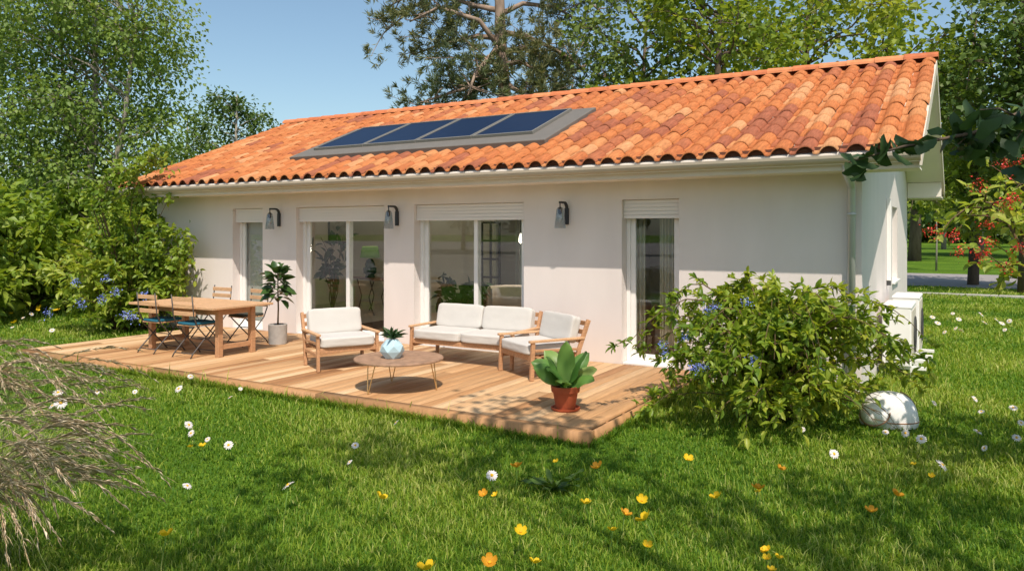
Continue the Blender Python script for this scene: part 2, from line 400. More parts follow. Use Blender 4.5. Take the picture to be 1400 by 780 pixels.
# the street in front of the garden, mirrored in the panes
st = MB(); st.poly([(-160, -120, GZ+.006), (120, -120, GZ+.006), (120, -12.5, GZ+.006), (-160, -12.5, GZ+.006)])
tag(st.build('street', M['asphalt']), kind='structure')
sl = MB(); sl.poly([(-120, -20.2, GZ+.012), (90, -20.2, GZ+.012), (90, -19.9, GZ+.012), (-120, -19.9, GZ+.012)])
tag(sl.build('street_line', M['white']), kind='structure')

# ------------------------------------------------------------------ house
house = thing('house', 'white single storey house with an orange tiled roof and solar panels', 'house')
LX, DY, ZT = -12.6, 7.3, 2.56
OPEN = [(-10.41, -9.63), (-8.81, -6.88), (-6.285, -4.345), (-2.87, -2.10)]
OT = 2.14
EY, GOV, LOV = -.6, .61, .32           # eave, right and left verge overhangs
def zr(Y): return 2.56+.40*(min(Y, DY-Y)-EY)
wl = MB(); xs = LX
for a, b in OPEN:
    wl.box(xs, a, 0, .30, GZ-.1, ZT); wl.box(a, b, 0, .30, OT, ZT); wl.box(a, b, 0, .30, GZ-.1, -.005); xs = b
wl.box(xs, 0, 0, .30, GZ-.1, ZT)
GW = (3.95, 4.95, .95, 2.12)          # gable window
wl.box(-.3, 0, .30, GW[0], GZ-.1, ZT); wl.box(-.3, 0, GW[1], DY, GZ-.1, ZT)
wl.box(-.3, 0, GW[0], GW[1], GZ-.1, GW[2]); wl.box(-.3, 0, GW[0], GW[1], GW[3], ZT)
wl.box(LX, LX+.3, .30, DY, GZ-.1, ZT); xs = LX+.3
REAR = [(-11.6, -10.2), (-8.6, -6.6), (-6.0, -4.2), (-2.6, -1.2)]  # unseen rear openings, added to let daylight into the rooms
for a, b in REAR:
    wl.box(xs, a, DY-.3, DY, GZ-.1, ZT); wl.box(a, b, DY-.3, DY, OT, ZT); wl.box(a, b, DY-.3, DY, GZ-.1, -.005); xs = b
wl.box(xs, -.3, DY-.3, DY, GZ-.1, ZT)
for x0, x1 in ((-.3, 0), (LX, LX+.3)):  # gable triangles
    P = [(0, ZT), (DY, ZT), (DY, zr(DY)-.16), (DY/2, zr(DY/2)-.16), (0, zr(0)-.16)]
    wl._add([(x0, y, z) for y, z in P]+[(x1, y, z) for y, z in P], [(4,3,2,1,0), (5,6,7,8,9)]+[(i, (i+1) % 5, 5+(i+1) % 5, 5+i) for i in range(5)])
wl.build('wall', M['plaster'], house)
MB().box(LX+.3, -.3, .3, DY-.3, -.10, 0).build('room_floor', M['floor_in'], house)
MB().box(LX+.3, -.3, .3, DY-.3, 2.42, 2.52).build('ceiling', M['wall_in'], house)
pw = MB()
pw.box(-3.55, -3.45, .3, DY-.3, 0, 2.41)
pw.box(-12.3, -8.1, 5.2, 5.3, 0, 2.41); pw.box(-6.9, -4.9, 5.2, 5.3, 0, 2.41); pw.box(-3.45, -.3, 2.6, 2.7, 0, 2.41)
pw.build('partition', M['wall_in'], house)

# --- roof
def tile_sheet(rear):
    X0, X1 = LX-LOV, GOV; ncol = 53; p = (X1-X0)/ncol
    slope = .40; L = (DY/2-EY); nrow = 13; k = 9
    rng = np.random.default_rng(5+rear)
    base = rng.random((nrow+2, ncol+2))
    V = []; F3 = []; F4 = []; A = []
    us = np.array([0, .10, .20, .265, .29, .34, .42, .52, .63, .74, .84, .92, .97, 1.0])
    hs = np.where(us >= .265, .074*np.clip(1-np.abs((us-.6325)/.3675)**2.2, 0, 1)**.75, -.008*np.sin(us/.265*math.pi))
    k = len(us)
    for r in range(nrow):
        for c in range(ncol):
            y0 = EY-.02+L*r/nrow; y1 = EY+L*(r+1.10)/nrow
            y1 = min(y1, DY/2)
            dx = rng.normal()*.004; dz = rng.normal()*.003; dy = rng.normal()*.006
            rv = base[r, c]
            if rng.random() < .35 and r: rv = base[r-1, c]
            base[r, c] = rv
            for (y, lift) in ((y0+dy, .030), (y1, .006)):
                for u, h in zip(us, hs):
                    yy = y if not rear else DY-y
                    V.append((X0+(c+u)*p+dx, yy, zr(y)+lift+h+dz)); A.append(rv)
            o = len(V)-2*k
            for i in range(k-1): F4.append((o+i, o+i+1, o+k+i+1, o+k+i))
            b0 = len(V)
            for u, h in zip(us, hs):      # the tile's own thickness at its lower lip
                yy = (y0+dy) if not rear else DY-(y0+dy)
                V.append((X0+(c+u)*p+dx, yy+(.004 if not rear else -.004), zr(y0)+.030+h+dz-.020)); A.append(rv)
            for i in range(k-1): F4.append((b0+i, b0+i+1, o+i+1, o+i))
    return np.array(V), np.array(F4), np.array(A)
Vt, Ft, At = tile_sheet(0); Vt2, Ft2, At2 = tile_sheet(1)
roof = np_mesh('roof', np.concatenate([Vt, Vt2]), [np.concatenate([Ft, Ft2+len(Vt)])], M['tile'], np.concatenate([At, At2]), house)
rdk = MB()                              # boarding under the tiles, seen from below at the verge
for s in (0, 1):
    Y = lambda y: DY-y if s else y
    P = [(Y(EY+.01), zr(EY)-.012), (Y(DY/2), zr(DY/2)-.012), (Y(DY/2), zr(DY/2)-.13), (Y(EY+.01), zr(EY)-.13)]
    X0, X1 = LX-LOV+.01, GOV-.012
    rdk._add([(X0, y, z) for y, z in P]+[(X1, y, z) for y, z in P], [(0,1,2,3), (7,6,5,4)]+[(i, 4+i, 4+(i+1) % 4, (i+1) % 4) for i in range(4)])
rdk.build('roof_boarding', M['soffit'], roof)
ud = MB(); ud.poly([(LX-LOV+.02, EY+.06, zr(EY)-.004+.02), (GOV-.02, EY+.06, zr(EY)-.004+.02), (GOV-.02, EY+.06, zr(EY)+.075), (LX-LOV+.02, EY+.06, zr(EY)+.075)])
ud.build('eave_filler', M['underlay'], roof)
rg = MB(); ra = []; n_r = 34; Lr = (GOV+LOV-LX)/n_r
for i in range(n_r):
    x0 = LX-LOV+i*Lr-.02; x1 = x0+Lr+.05; n0 = len(rg.v); pr = []
    for x, rr in ((x0, .128), (x1, .112)):
        for j in range(9):
            t = math.pi*j/8; pr.append((x, DY/2+rr*1.25*math.cos(t), zr(DY/2)+.03+rr*.85*math.sin(t)+rnd.gauss(0, .0012)))
    rg._add(pr, [(j, j+1, 10+j, 9+j) for j in range(8)]+[tuple(range(9)), tuple(range(17, 8, -1))]); ra += [rnd.random()]*(len(rg.v)-n0)
ro = rg.build('ridge', M['ridge'], roof)
a_ = ro.data.attributes.new('rnd', 'FLOAT', 'POINT'); a_.data.foreach_set('value', ra)
# verge boards on the gable, fascia, soffit, gutter
for s in (0, 1):
    Y = lambda y: DY-y if s else y
    for X0, X1 in ((GOV-.012, GOV+.012), (LX-LOV-.012, LX-LOV+.012)):
        P = [(Y(EY), zr(EY)+.015), (Y(DY/2), zr(DY/2)+.015), (Y(DY/2), zr(DY/2)-.17), (Y(EY), zr(EY)-.17)]
        vb = MB(); vb._add([(X0, y, z) for y, z in P]+[(X1, y, z) for y, z in P], [(0,1,2,3), (7,6,5,4)]+[(i, 4+i, 4+(i+1) % 4, (i+1) % 4) for i in range(4)])
        vb.build('verge_board', M['beige'], house)
fs_ = MB(); fs_.box(LX-LOV+.02, GOV-.015, EY+.075, EY+.10, 2.37, 2.52); fs_.build('fascia', M['beige'], house); fs_ = MB(); fs_.box(LX-LOV+.02, GOV-.015, DY-EY-.06, DY-EY-.035, 2.35, 2.60)
fs_.build('fascia', M['beige'], house)
sf = MB(); sf.box(LX-.02, GOV-.02, EY+.10, -.002, 2.375, 2.395); sf.build('soffit', M['soffit'], house); sf = MB(); sf.box(-.002+.01, GOV-.02, DY+.0, DY-EY-.06, 2.37, 2.39); sf.box(.01, GOV-.03, DY-.02, DY, 2.39, zr(DY)-.14)
sf.build('soffit', M['soffit'], house)
gt = MB(); pr = []
for x in (LX-LOV, GOV):
    for j in range(9):
        t = math.pi*(1+j/8); pr.append((x, EY-.005+.065*math.cos(t), 2.525+.075*math.sin(t)*1.1))
    for j in range(9):
        t = math.pi*(2-j/8); pr.append((x, EY-.005+.060*math.cos(t), 2.525+.070*math.sin(t)*1.1))
gt._add(pr, [(i, (i+1) % 18, 18+(i+1) % 18, 18+i) for i in range(18)]+[tuple(range(17, -1, -1)), tuple(range(18, 36))])
gt.build('gutter', M['gutter'], house, smooth=False)
dp = MB(); dp.tube([(-.10, -.535, 2.46), (-.10, -.50, 2.36), (-.10, -.12, 2.26), (-.10, -.065, 2.18), (-.10, -.065, GZ)], .043, 12)
for z in (1.9, .9): dp.tube([(-.10, -.065, z), (-.10, -.065, z+.03)], .05, 12)
dp.build('downpipe', M['zinc'], house, smooth=True)
# --- solar panels let into the roof
def on_roof(x, y, h): return (x, y, zr(y)+h)
nrm = Vector((0, -.4, 1)).normalized()
def roof_slab(mb, x0, x1, y0, y1, h0, h1):
    a = [Vector((x, y, zr(y)))+nrm*h for h in (h0, h1) for x, y in ((x0, y0), (x1, y0), (x1, y1), (x0, y1))]
    mb._add(a, [(0,3,2,1),(4,5,6,7),(0,1,5,4),(1,2,6,5),(2,3,7,6),(3,0,4,7)])
fl = MB(); roof_slab(fl, -9.25, -4.15, .30, 2.05, .02, .125)
fl.build('flashing', M['flashing'], house, bevel=.012)
PX = [-9.0, -7.84, -6.72, -5.62, -4.52]
for i in range(4):
    pf = MB(); x0, x1 = PX[i]+.012, PX[i+1]-.012; y0, y1 = .64, 1.95
    for b in ((x0, x0+.03, y0, y1), (x1-.03, x1, y0, y1), (x0+.03, x1-.03, y0, y0+.03), (x0+.03, x1-.03, y1-.03, y1)):
        roof_slab(pf, *b, .128, .168)
    cells = MB(); roof_slab(cells, x0+.03, x1-.03, y0+.03, y1-.03, .128, .158)
    sp = cells.build('solar_panel', M['panel'], house)
    pf.build('panel_frame', M['panelframe'], sp)

# --- windows and patio doors
def shutter_mb(a, b):
    m = MB(); z = OT-.004
    m.box(a+.002, b-.002, .075, .10, OT-.245, OT-.002)
    for i in range(5): m.box(a+.004, b-.004, .062, .0745, OT-.245+.049*i, OT-.245+.049*i+.040)
    return m
def sash(parent, x0, x1, y, z0, z1, t=.065, tb=.08, name='sash'):
    m = MB(); m.box(x0, x0+t, y, y+.05, z0, z1); m.box(x1-t, x1, y, y+.05, z0, z1)
    m.box(x0+t, x1-t, y, y+.05, z0, z0+tb); m.box(x0+t, x1-t, y, y+.05, z1-.05, z1)
    o = m.build(name, M['white'], parent, bevel=.004)
    g = MB(); g.box(x0+t+.001, x1-t-.001, y+.021, y+.027, z0+tb+.001, z1-.051)
    return o, g
FY = .155
def patio(a, b, two, label):
    fr = MB(); t = .055; z1 = OT-.05
    fr.box(a+.002, a+t, FY, FY+.10, .0, OT-.003); fr.box(b-t, b-.002, FY, FY+.10, 0, OT-.003)
    fr.box(a+t, b-t, FY, FY+.10, OT-.055, OT-.003); fr.box(a+t, b-t, FY-.01, FY+.10, -.002, .04)
    fr.box(a+.01, b-.01, .002, FY-.01, -.004, .022)
    o = fr.build('patio_door', M['white'], house, bevel=.004); o['label'] = label
    z0, z1 = .042, OT-.057
    if two:
        mid = a+(b-a)*.535
        s1, g1 = sash(o, a+t+.002, mid+.03, FY+.045, z0, z1); g1.build('pane', M['glass'], o)
        s2, g2 = sash(o, mid-.035, b-t-.002, FY-.008, z0, z1); g2.build('pane', M['glass'], o)
    else:
        s1, g1 = sash(o, a+t+.002, b-t-.002, FY+.02, z0, z1); g1.build('pane', M['glass'], o)
    shutter_mb(a, b).build('roller_shutter', M['shutter'], o)
    return o
patio(*OPEN[0], False, 'narrow glazed door behind the dining table')
patio(*OPEN[1], True, 'two leaf sliding patio door showing a green table lamp inside')
patio(*OPEN[2], True, 'two leaf sliding patio door behind the white sofa')
patio(*OPEN[3], False, 'narrow glazed door behind the large shrub')
for a, b in REAR:
    m = MB(); y = DY-.16
    m.box(a+.002, a+.06, y, y+.07, 0, OT-.003); m.box(b-.06, b-.002, y, y+.07, 0, OT-.003); m.box(a+.06, b-.06, y, y+.07, OT-.06, OT-.003); m.box(a+.06, b-.06, y, y+.07, 0, .06); m.box((a+b)/2-.04, (a+b)/2+.04, y, y+.07, .06, OT-.06)
    o = m.build('added_rear_glazing', M['white'], house)  # glazing of the added openings that brighten the interior
    MB().box(a+.06, b-.06, y+.03, y+.036, .06, OT-.06).build('pane', M['glass'], o)
gw = MB(); gy0, gy1, gz0, gz1 = GW
gw.box(-.16, -.10, gy0+.002, gy0+.06, gz0, gz1); gw.box(-.16, -.10, gy1-.06, gy1-.002, gz0, gz1); gw.box(-.16, -.10, gy0+.06, gy1-.06, gz0, gz0+.06); gw.box(-.16, -.10, gy0+.06, gy1-.06, gz1-.06, gz1)
gwo = gw.build('gable_window', M['white'], house, bevel=.004)
MB().box(-.135, -.128, gy0+.06, gy1-.06, gz0+.06, gz1-.06).build('pane', M['glass'], gwo)
MB().box(-.09, .045, gy0-.03, gy1+.03, gz0-.04, gz0-.002).build('sill', M['white'], gwo, bevel=.006)
cv = MB(); cv.box(.002, .06, 2.95, 3.04, 1.02, 2.2); cv.build('cable_duct', M['white'], house, bevel=.006)
MB().box(.004, .055, 2.955, 3.035, .95, 1.018).build('duct_end', M['rubber'], house)

# ------------------------------------------------------------------ deck
deck = thing('deck', 'low wooden terrace of honey coloured boards along the house front', 'deck', (0, 0, GZ))
DX0, DX1, DY0 = -10.95, -1.76, -3.40
V = []; F = []; A = []
x = DX0+.03; bw = .142; zt = -GZ
while x < DX1-.08:
    y = DY0+.14; cuts = [y]
    yy = y+rnd.uniform(.6, 2.6) if rnd.random() < .22 else 0
    while yy < -.5: cuts.append(yy); yy = 0
    cuts.append(-.006)
    for a, b in zip(cuts[:-1], cuts[1:]):
        o = len(V); rv = min(1, max(0, rnd.gauss(.55, .28))); x1 = min(x+bw-.005, DX1-.03); dz = rnd.gauss(0, .0008)
        for px, py, pz in ((x, a, zt-.025), (x1, a, zt-.025), (x1, b-.004, zt-.025), (x, b-.004, zt-.025), (x, a, zt-.003), (x1, a, zt-.003), (x1, b-.004, zt-.003), (x, b-.004, zt-.003),
                           (x+.003, a+.003, zt+dz), (x1-.003, a+.003, zt+dz), (x1-.003, b-.007, zt+dz), (x+.003, b-.007, zt+dz)):
            V.append((px, py, pz)); A.append(rv)
        for f in ((0,1,5,4),(1,2,6,5),(2,3,7,6),(3,0,4,7),(4,5,9,8),(5,6,10,9),(6,7,11,10),(7,4,8,11),(8,9,10,11)): F.append([o+i for i in f])
    x += bw
np_mesh('boards', V, [np.array(F)], M['board'], A, deck)
V = []; F = []; A = []
def plank(x0, x1, y0, y1, z0, z1, rv):
    o = len(V)
    for p in ((x0,y0,z0),(x1,y0,z0),(x1,y1,z0),(x0,y1,z0),(x0,y0,z1),(x1,y0,z1),(x1,y1,z1),(x0,y1,z1)): V.append(p); A.append(rv)
    for f in ((0,3,2,1),(4,5,6,7),(0,1,5,4),(1,2,6,5),(2,3,7,6),(3,0,4,7)): F.append([o+i for i in f])
xx = DX0
for ln in (3.1, 2.9, 3.19):
    plank(xx, xx+ln-.004, DY0, DY0+.136, -.03, zt+.001, rnd.uniform(.2, .4))
    xx += ln
for x0, x1 in ((DX0, DX0+.026), (DX1-.026, DX1)): plank(x0, x1, DY0+.14, -.01, -.02, zt-.001, .3)
np_mesh('edge_boards', V, [np.array(F)], M['board'], A, deck)
js = MB()
for i in range(9): js.box(DX0+.05, DX1-.05, DY0+.15+i*.39, DY0+.20+i*.39, 0, zt-.027)
js.build('joists', M['teak'], deck)

# ------------------------------------------------------------------ wall lamps
def wall_lamp(X, label):
    t = thing('wall_lamp', label, 'wall lamp', (X, 0, 1.84), 0, 'black wall lamps along the facade')
    m = MB(); pts = [(0, -.024, -.02), (0, -.024, .20)]
    for i in range(7):
        a = i/6*math.pi/2; pts.append((0, -.024-.075*(1-math.cos(a)), .20+.075*math.sin(a)))
    pts.append((0, -.225, .275))
    for p, q in zip(pts[:-1], pts[1:]): m.bar(p, q, .055 if q[2] < .21 else .034, .028, up=(0, 1, 0) if q[2] < .21 else (0, 0, 1))
    m.tube([(0, -.222, .27), (0, -.222, .20)], .008, 8)
    m.build('bracket', M['black'], t)
    s = MB(); s.lathe([(.0, .215), (.022, .21), (.026, .18), (.024, .13), (.014, .115), (0, .115)], (0, -.222, 0), 16); s.build('socket', M['black'], t, smooth=True)
    g = MB(); g.lathe([(.034, .205), (.050, .18), (.060, .08), (.078, -.07), (.076, -.07), (.058, .08), (.048, .177), (.034, .20)], (0, -.222, 0), 24)
    g.build('glass_shade', M['shadeglass'], t, smooth=True)
    b = MB(); b.lathe([(0, .02), (.02, .03), (.028, .05), (.02, .075), (0, .085)][::1], (0, -.222, 0), 12); b.build('bulb', M['cream'], t, smooth=True)
    return t
wall_lamp(-9.20, 'black wall lamp with glass shade between the potted fig and the narrow door')
wall_lamp(-6.60, 'black wall lamp with glass shade between the two sliding doors')
wall_lamp(-3.66, 'black wall lamp with glass shade above the right armchair')

# ------------------------------------------------------------------ lounge furniture
def cushion(mb, x0, x1, y0, y1, z0, z1): return mb.box(x0, x1, y0, y1, z0, z1)
def puff(name, x0, x1, y0, y1, z0, z1, parent, rot=0, piv=None, seed=1, m='cushion'):
    """soft cushion: a box whose faces bulge, with a rounded edge"""
    rng = np.random.default_rng(seed); n = 8; V = []; F = []
    idx = {}
    def pt(u, v, w_):
        key = (round(u, 4), round(v, 4), round(w_, 4))
        if key in idx: return idx[key]
        c = np.array([(x0+x1)/2, (y0+y1)/2, (z0+z1)/2]); h = np.array([x1-x0, y1-y0, z1-z0])/2
        q = np.array([u, v, w_])*2-1
        k = 16; a = np.abs(q); s = (a**k).sum()**(1/k)
        q2 = q/max(1, s)*(1+.0*s); q2 = q*(1/np.maximum(1, s))*(1-.012*a.max()+.012)
        p = c+h*q2+rng.normal(size=3)*.0025
        idx[key] = len(V); V.append(p); return idx[key]
    for ax in range(3):
        for sd_ in (0, 1):
            for i in range(n):
                for j in range(n):
                    q = []
                    for (a, b) in ((i, j), (i+1, j), (i+1, j+1), (i, j+1)):
                        u = [0, 0, 0]; u[ax] = sd_; u[(ax+1) % 3] = a/n; u[(ax+2) % 3] = b/n; q.append(pt(*u))
                    F.append(tuple(q if sd_ else q[::-1]))
    V = [Vector(v) for v in V]
    if rot:
        from mathutils import Matrix
        Rm = Matrix.Rotation(rot, 3, 'X'); P = Vector(piv); V = [Rm @ (v-P)+P for v in V]
    mb = MB(); mb._add([tuple(v) for v in V], F)
    return mb.build(name, M[m], parent, smooth=True, sub=1)
def lounge_seat(name, label, cat, loc, rz, W, D, nseat, group=None, h=1.0):
    """front faces local -Y; W between outer leg faces, D depth"""
    t = thing(name, label, cat, loc, rz, group)
    hw = W/2; lg = .038; za = .465
    for s in (-1, 1):
        x = s*(hw-lg/2)
        m = MB(); m.bar((x, -D/2+.03, 0), (x, -D/2+.05, za-.03), lg, .05, up=(0, 1, 0)); m.build('leg', M['teak'], t, bevel=.006)
        m = MB(); m.bar((x, D/2-.10, 0), (x, D/2-.06, .32), lg, .05, up=(0, 1, 0)); m.bar((x, D/2-.061, .315), (x, D/2+.08, .665), lg, .05, up=(0, 1, 0)); m.build('rear_leg', M['teak'], t, bevel=.006)
        m = MB(); m.bar((x, -D/2-.0, za-.014), (x, D/2+.01, za-.012), .055, .028); m.build('armrest', M['teak2'], t, bevel=.007)
        m = MB(); m.bar((x, -D/2+.075, .20), (x, D/2-.11, .20), .028, .04); m.bar((x, -D/2+.075, .345), (x, D/2-.085, .325), .026, .03); m.build('side_rail', M['teak'], t, bevel=.004)
    m = MB(); m.box(-hw+lg, hw-lg, -D/2+.035, -D/2+.065, .225, .285); m.box(-hw+lg, hw-lg, D/2-.10, D/2-.07, .225, .285)
    for i in range(7): y = -D/2+.09+i*(D-.22)/6.3; m.box(-hw+lg+.001, hw-lg-.001, y, y+.05, .262, .280)
    m.build('seat_frame', M['teak'], t, bevel=.004)
    m = MB()
    for k in range(3):
        z = .42+.10*k; y = D/2-.061+(z-.315)/.35*.141; m.bar((-hw+lg-.002, y, z), (hw-lg+.002, y, z), .022, .055)
    m.build('back_slats', M['teak'], t, bevel=.004)
    sw = (W-2*lg-.01)/nseat
    for i in range(nseat):
        a = -hw+lg+.005+i*sw
        puff('seat_cushion', a+.004, a+sw-.004, -D/2+.0, D/2-.13, .285, .415, t, seed=i+3)
        puff('back_cushion', a+.006, a+sw-.006, D/2-.20, D/2-.07, .385, .715, t, rot=R(-15), piv=(0, D/2-.1, .385), seed=i+9)
    return t
lounge_seat('armchair', 'teak armchair with white cushions left of the round coffee table', 'armchair', (-5.93, -1.98, 0), R(61), .80, .70, 1, 'teak armchairs on the deck')
lounge_seat('armchair', 'teak armchair with white cushions beside the terracotta pot', 'armchair', (-3.47, -1.13, 0), R(-31), .82, .74, 1, 'teak armchairs on the deck')
lounge_seat('sofa', 'two seat teak sofa with white cushions below the sliding door', 'sofa', (-4.66, -.80, 0), R(0), 1.62, .72, 2)

# ------------------------------------------------------------------ coffee table, vase
ct = thing('coffee_table', 'round brown coffee table on thin hairpin legs', 'coffee table', (-4.36, -2.73, 0))
m = MB(); m.lathe([(0, .318), (.475, .318), (.488, .322), (.49, .333), (.485, .344), (.47, .347), (0, .347)], n=56); m.build('tabletop', M['tabletop'], ct)
for k in range(3):
    a = R(20+120*k); m = MB(); c = (.38*math.cos(a), .38*math.sin(a)); d = (-math.sin(a), math.cos(a)); o = (math.cos(a), math.sin(a))
    ft = (c[0]+o[0]*.05, c[1]+o[1]*.05, .008)
    for s in (-1, 1): m.tube([(c[0]+d[0]*.06*s, c[1]+d[1]*.06*s, .316), (ft[0]+d[0]*.006*s, ft[1]+d[1]*.006*s, .010)], .0055, 8)
    m.tube([(ft[0]-d[0]*.008, ft[1]-d[1]*.008, .008), (ft[0]+d[0]*.008, ft[1]+d[1]*.008, .008)], .0065, 8)
    m.build('hairpin_leg', M['brass'], ct)
vz = thing('vase', 'pale blue faceted vase with spiky leaves on the coffee table', 'vase', (-4.38, -2.82, .347))
m = MB(); ng = 6
rings = [(.085, 0, 0), (.135, .075, .5), (.125, .14, 0), (.06, .205, .5)]
for r, z, ph in rings:
    for j in range(ng):
        a = 2*math.pi*(j+ph)/ng+.3; m.v.append((r*math.cos(a), r*math.sin(a), z))
for i in range(3):
    off = rings[i+1][2]-rings[i][2]
    for j in range(ng):
        a, b = i*ng+j, i*ng+(j+1) % ng
        if off > 0: c, d = (i+1)*ng+j, (i+1)*ng+(j-1) % ng; m.f += [(a, b, c), (a, c, d)]
        else: c, d = (i+1)*ng+j, (i+1)*ng+(j+1) % ng; m.f += [(a, d, c), (a, b, d)]
m.f.append(tuple(range(ng-1, -1, -1))); m.f.append(tuple(range(3*ng, 4*ng))); m.mi = [0]*len(m.f)
m.build('vase_body', M['vase'], vz)
n = 34; a = npr.random(n)*6.28; el = .35+npr.random(n)*1.1
D_ = np.stack([np.cos(a)*np.cos(el), np.sin(a)*np.cos(el), np.sin(el)], 1)
leaf_obj('leaves', np.tile([0, 0, .20], (n, 1))+D_*.01, D_, .11+.07*npr.random(n), M['figleaf'], vz, wid=.2, fine=True, droop=.25)
# ------------------------------------------------------------------ terracotta pot with broad leaves
tp = thing('potted_plant', 'terracotta pot with big broad green leaves on the deck corner', 'potted plant', (-2.33, -2.70, 0)); tp.scale = (.92, .92, .95)
m = MB(); m.lathe([(0, .0), (.135, 0), (.15, .012), (.155, .03), (.145, .03), (.13, .014), (0, .014)], n=36); m.build('saucer', M['terra'], tp, smooth=False)
m = MB(); m.lathe([(0, .016), (.098, .016), (.102, .02), (.132, .185), (.148, .187), (.155, .245), (.148, .25), (.138, .248), (.13, .21), (0, .21)], n=40); m.build('pot', M['terra'], tp, smooth=False, bevel=.002)
m = MB(); m.lathe([(0, .222), (.132, .216)], n=24); m.build('soil', M['soil'], tp)
def broad_leaf(mb, base, az, el, L, Wd, curl, roll=0):
    """one wide leaf blade on its stalk"""
    u = Vector((math.cos(az), math.sin(az), 0)); sd0 = Vector((-math.sin(az), math.cos(az), 0)); p = Vector(base); n = 9; rows = []
    e = el; 
    for i in range(n+1):
        t = i/n; d = u*math.cos(e)+Vector((0, 0, 1))*math.sin(e); nn = d.cross(sd0)*-1; sdv = sd0*math.cos(roll)+nn*math.sin(roll); nn = d.cross(sdv)*-1
        wv = Wd/2*max(0.02, math.sin(math.pi*min(1, max(0, (t-.12)/.88))**.75)) if t > .12 else .012
        if t > .12: wv = Wd/2*(max(0, math.sin(math.pi*((t-.12)/.88)**.85))**.55 if t < 1 else 0)+.003
        r = []
        for j in range(-3, 4):
            k = j/3; lift = .28*wv*abs(k)**1.5+.012*math.sin(9*t+2*k)*abs(k); r.append(p+sdv*wv*k*(1-.1*abs(k))+nn*lift*(-1)*-1)
        rows.append(r); p = p+d*L/n; e -= curl/n
    o = len(mb.v)
    for r in rows: mb.v += [tuple(q) for q in r]
    for i in range(n):
        for j in range(6): mb.f.append((o+i*7+j, o+i*7+j+1, o+i*7+8+j, o+i*7+7+j)); mb.mi.append(0)
m = MB(); at = []
for az, el, L, Wd, cu in [(-60, 84, .47, .21, .15), (-10, 66, .45, .22, .75), (-95, 62, .38, .23, 1.5), (165, 66, .44, .22, 1.0), (205, 50, .42, .21, 1.1), (60, 60, .42, .21, .9), (110, 74, .44, .20, .6), (15, 42, .36, .18, 1.0), (-140, 48, .38, .21, 1.2), (-70, 38, .32, .19, 1.4), (245, 68, .40, .20, .9), (-5, 30, .34, .16, 1.2), (185, 30, .34, .18, 1.1), (80, 40, .36, .18, 1.0)]:
    k = len(m.v); broad_leaf(m, (.03*math.cos(R(az)), .03*math.sin(R(az)), .22), R(az), R(min(86, el*.75+28)), L*1.06, Wd*1.0, cu, R(-55*math.sin(R(az+63)))); at += [rnd.random()]*(len(m.v)-k)
o = m.build('foliage', M['hosta'], tp, smooth=True); q = o.data.attributes.new('rnd', 'FLOAT', 'POINT'); q.data.foreach_set('value', at)
# ------------------------------------------------------------------ fig in a concrete pot
fg = thing('potted_fig', 'slender fig with dark leaves in a round concrete pot by the wall', 'potted plant', (-8.12, -1.03, 0))
m = MB(); m.lathe([(0, 0), (.128, 0), (.135, .008), (.142, .30), (.138, .306), (.122, .306), (.118, .26), (0, .26)], n=40); m.build('pot', M['concrete'], fg, smooth=False)
m = MB(); m.lathe([(0, .272), (.119, .268)], n=20); m.build('soil', M['soil'], fg)
m = MB(); m.tube([(0, 0, .26), (.012, .0, .55), (-.008, .01, .85), (.0, 0, 1.08)], [.014, .012, .01, .006], 8)
C = []; D_ = []; S = []
for i in range(62):
    z = .70+.40*(i/61)**.9; a = i*2.4; e = -.35+1.3*(i/61)+rnd.gauss(0, .2); C.append((.0+.02*math.cos(a), .02*math.sin(a), z)); D_.append((math.cos(a)*math.cos(e), math.sin(a)*math.cos(e), math.sin(e))); S.append(.19*(.75+.45*rnd.random()))
C = np.array(C); D_ = np.array(D_)
for c, d in zip(C[::2], D_[::2]): m.tube([c, c+d*.05], .004, 5)
m.build('stem', M['stem'], fg, smooth=True)
leaf_obj('foliage', C+D_*.045, D_, S, M['figleaf'], fg, wid=.66, fine=True, droop=.28)

# ------------------------------------------------------------------ dining table and folding chairs
dt = thing('dining_table', 'long slatted wooden dining table on the left of the deck', 'table', (-8.58, -2.06, 0))
m = MB(); TL, TW, zt2 = .93, .52, .70
for i in range(9):
    y = -TW+.09+i*(2*TW-.18)/9; m.box(-TL+.09, TL-.09, y+.003, y+(2*TW-.18)/9-.003, zt2-.026, zt2-.001)
m.build('tabletop', M['teak2'], dt, bevel=.003)
m = MB(); m.box(-TL, TL, -TW, -TW+.088, zt2-.03, zt2); m.box(-TL, TL, TW-.088, TW, zt2-.03, zt2); m.box(-TL, -TL+.088, -TW+.09, TW-.09, zt2-.03, zt2); m.box(TL-.088, TL, -TW+.09, TW-.09, zt2-.03, zt2); m.box(-.045, .045, -TW+.09, TW-.09, zt2-.028, zt2+.001)
m.build('table_rim', M['teak2'], dt, bevel=.004)
for x in (-.74, .74):
    for y in (-.27, .29):
        m = MB(); m.box(x-.038, x+.038, y-.038, y+.038, 0, zt2-.031); s = 1 if x > 0 else -1
        m.build('leg', M['teak'], dt, bevel=.005)
m = MB(); 
for y in (-.27, .29):
    m.box(-.70, .70, y-.016, y+.016, zt2-.125, zt2-.032)
for x in (-.74, .74): m.box(x-.016, x+.016, -.232, .252, zt2-.125, zt2-.032); m.box(x-.02, x+.02, -.232, .252, .10, .165)
m.box(-.72, .72, -.005, .03, .112, .152)
m.build('apron', M['teak'], dt, bevel=.003)
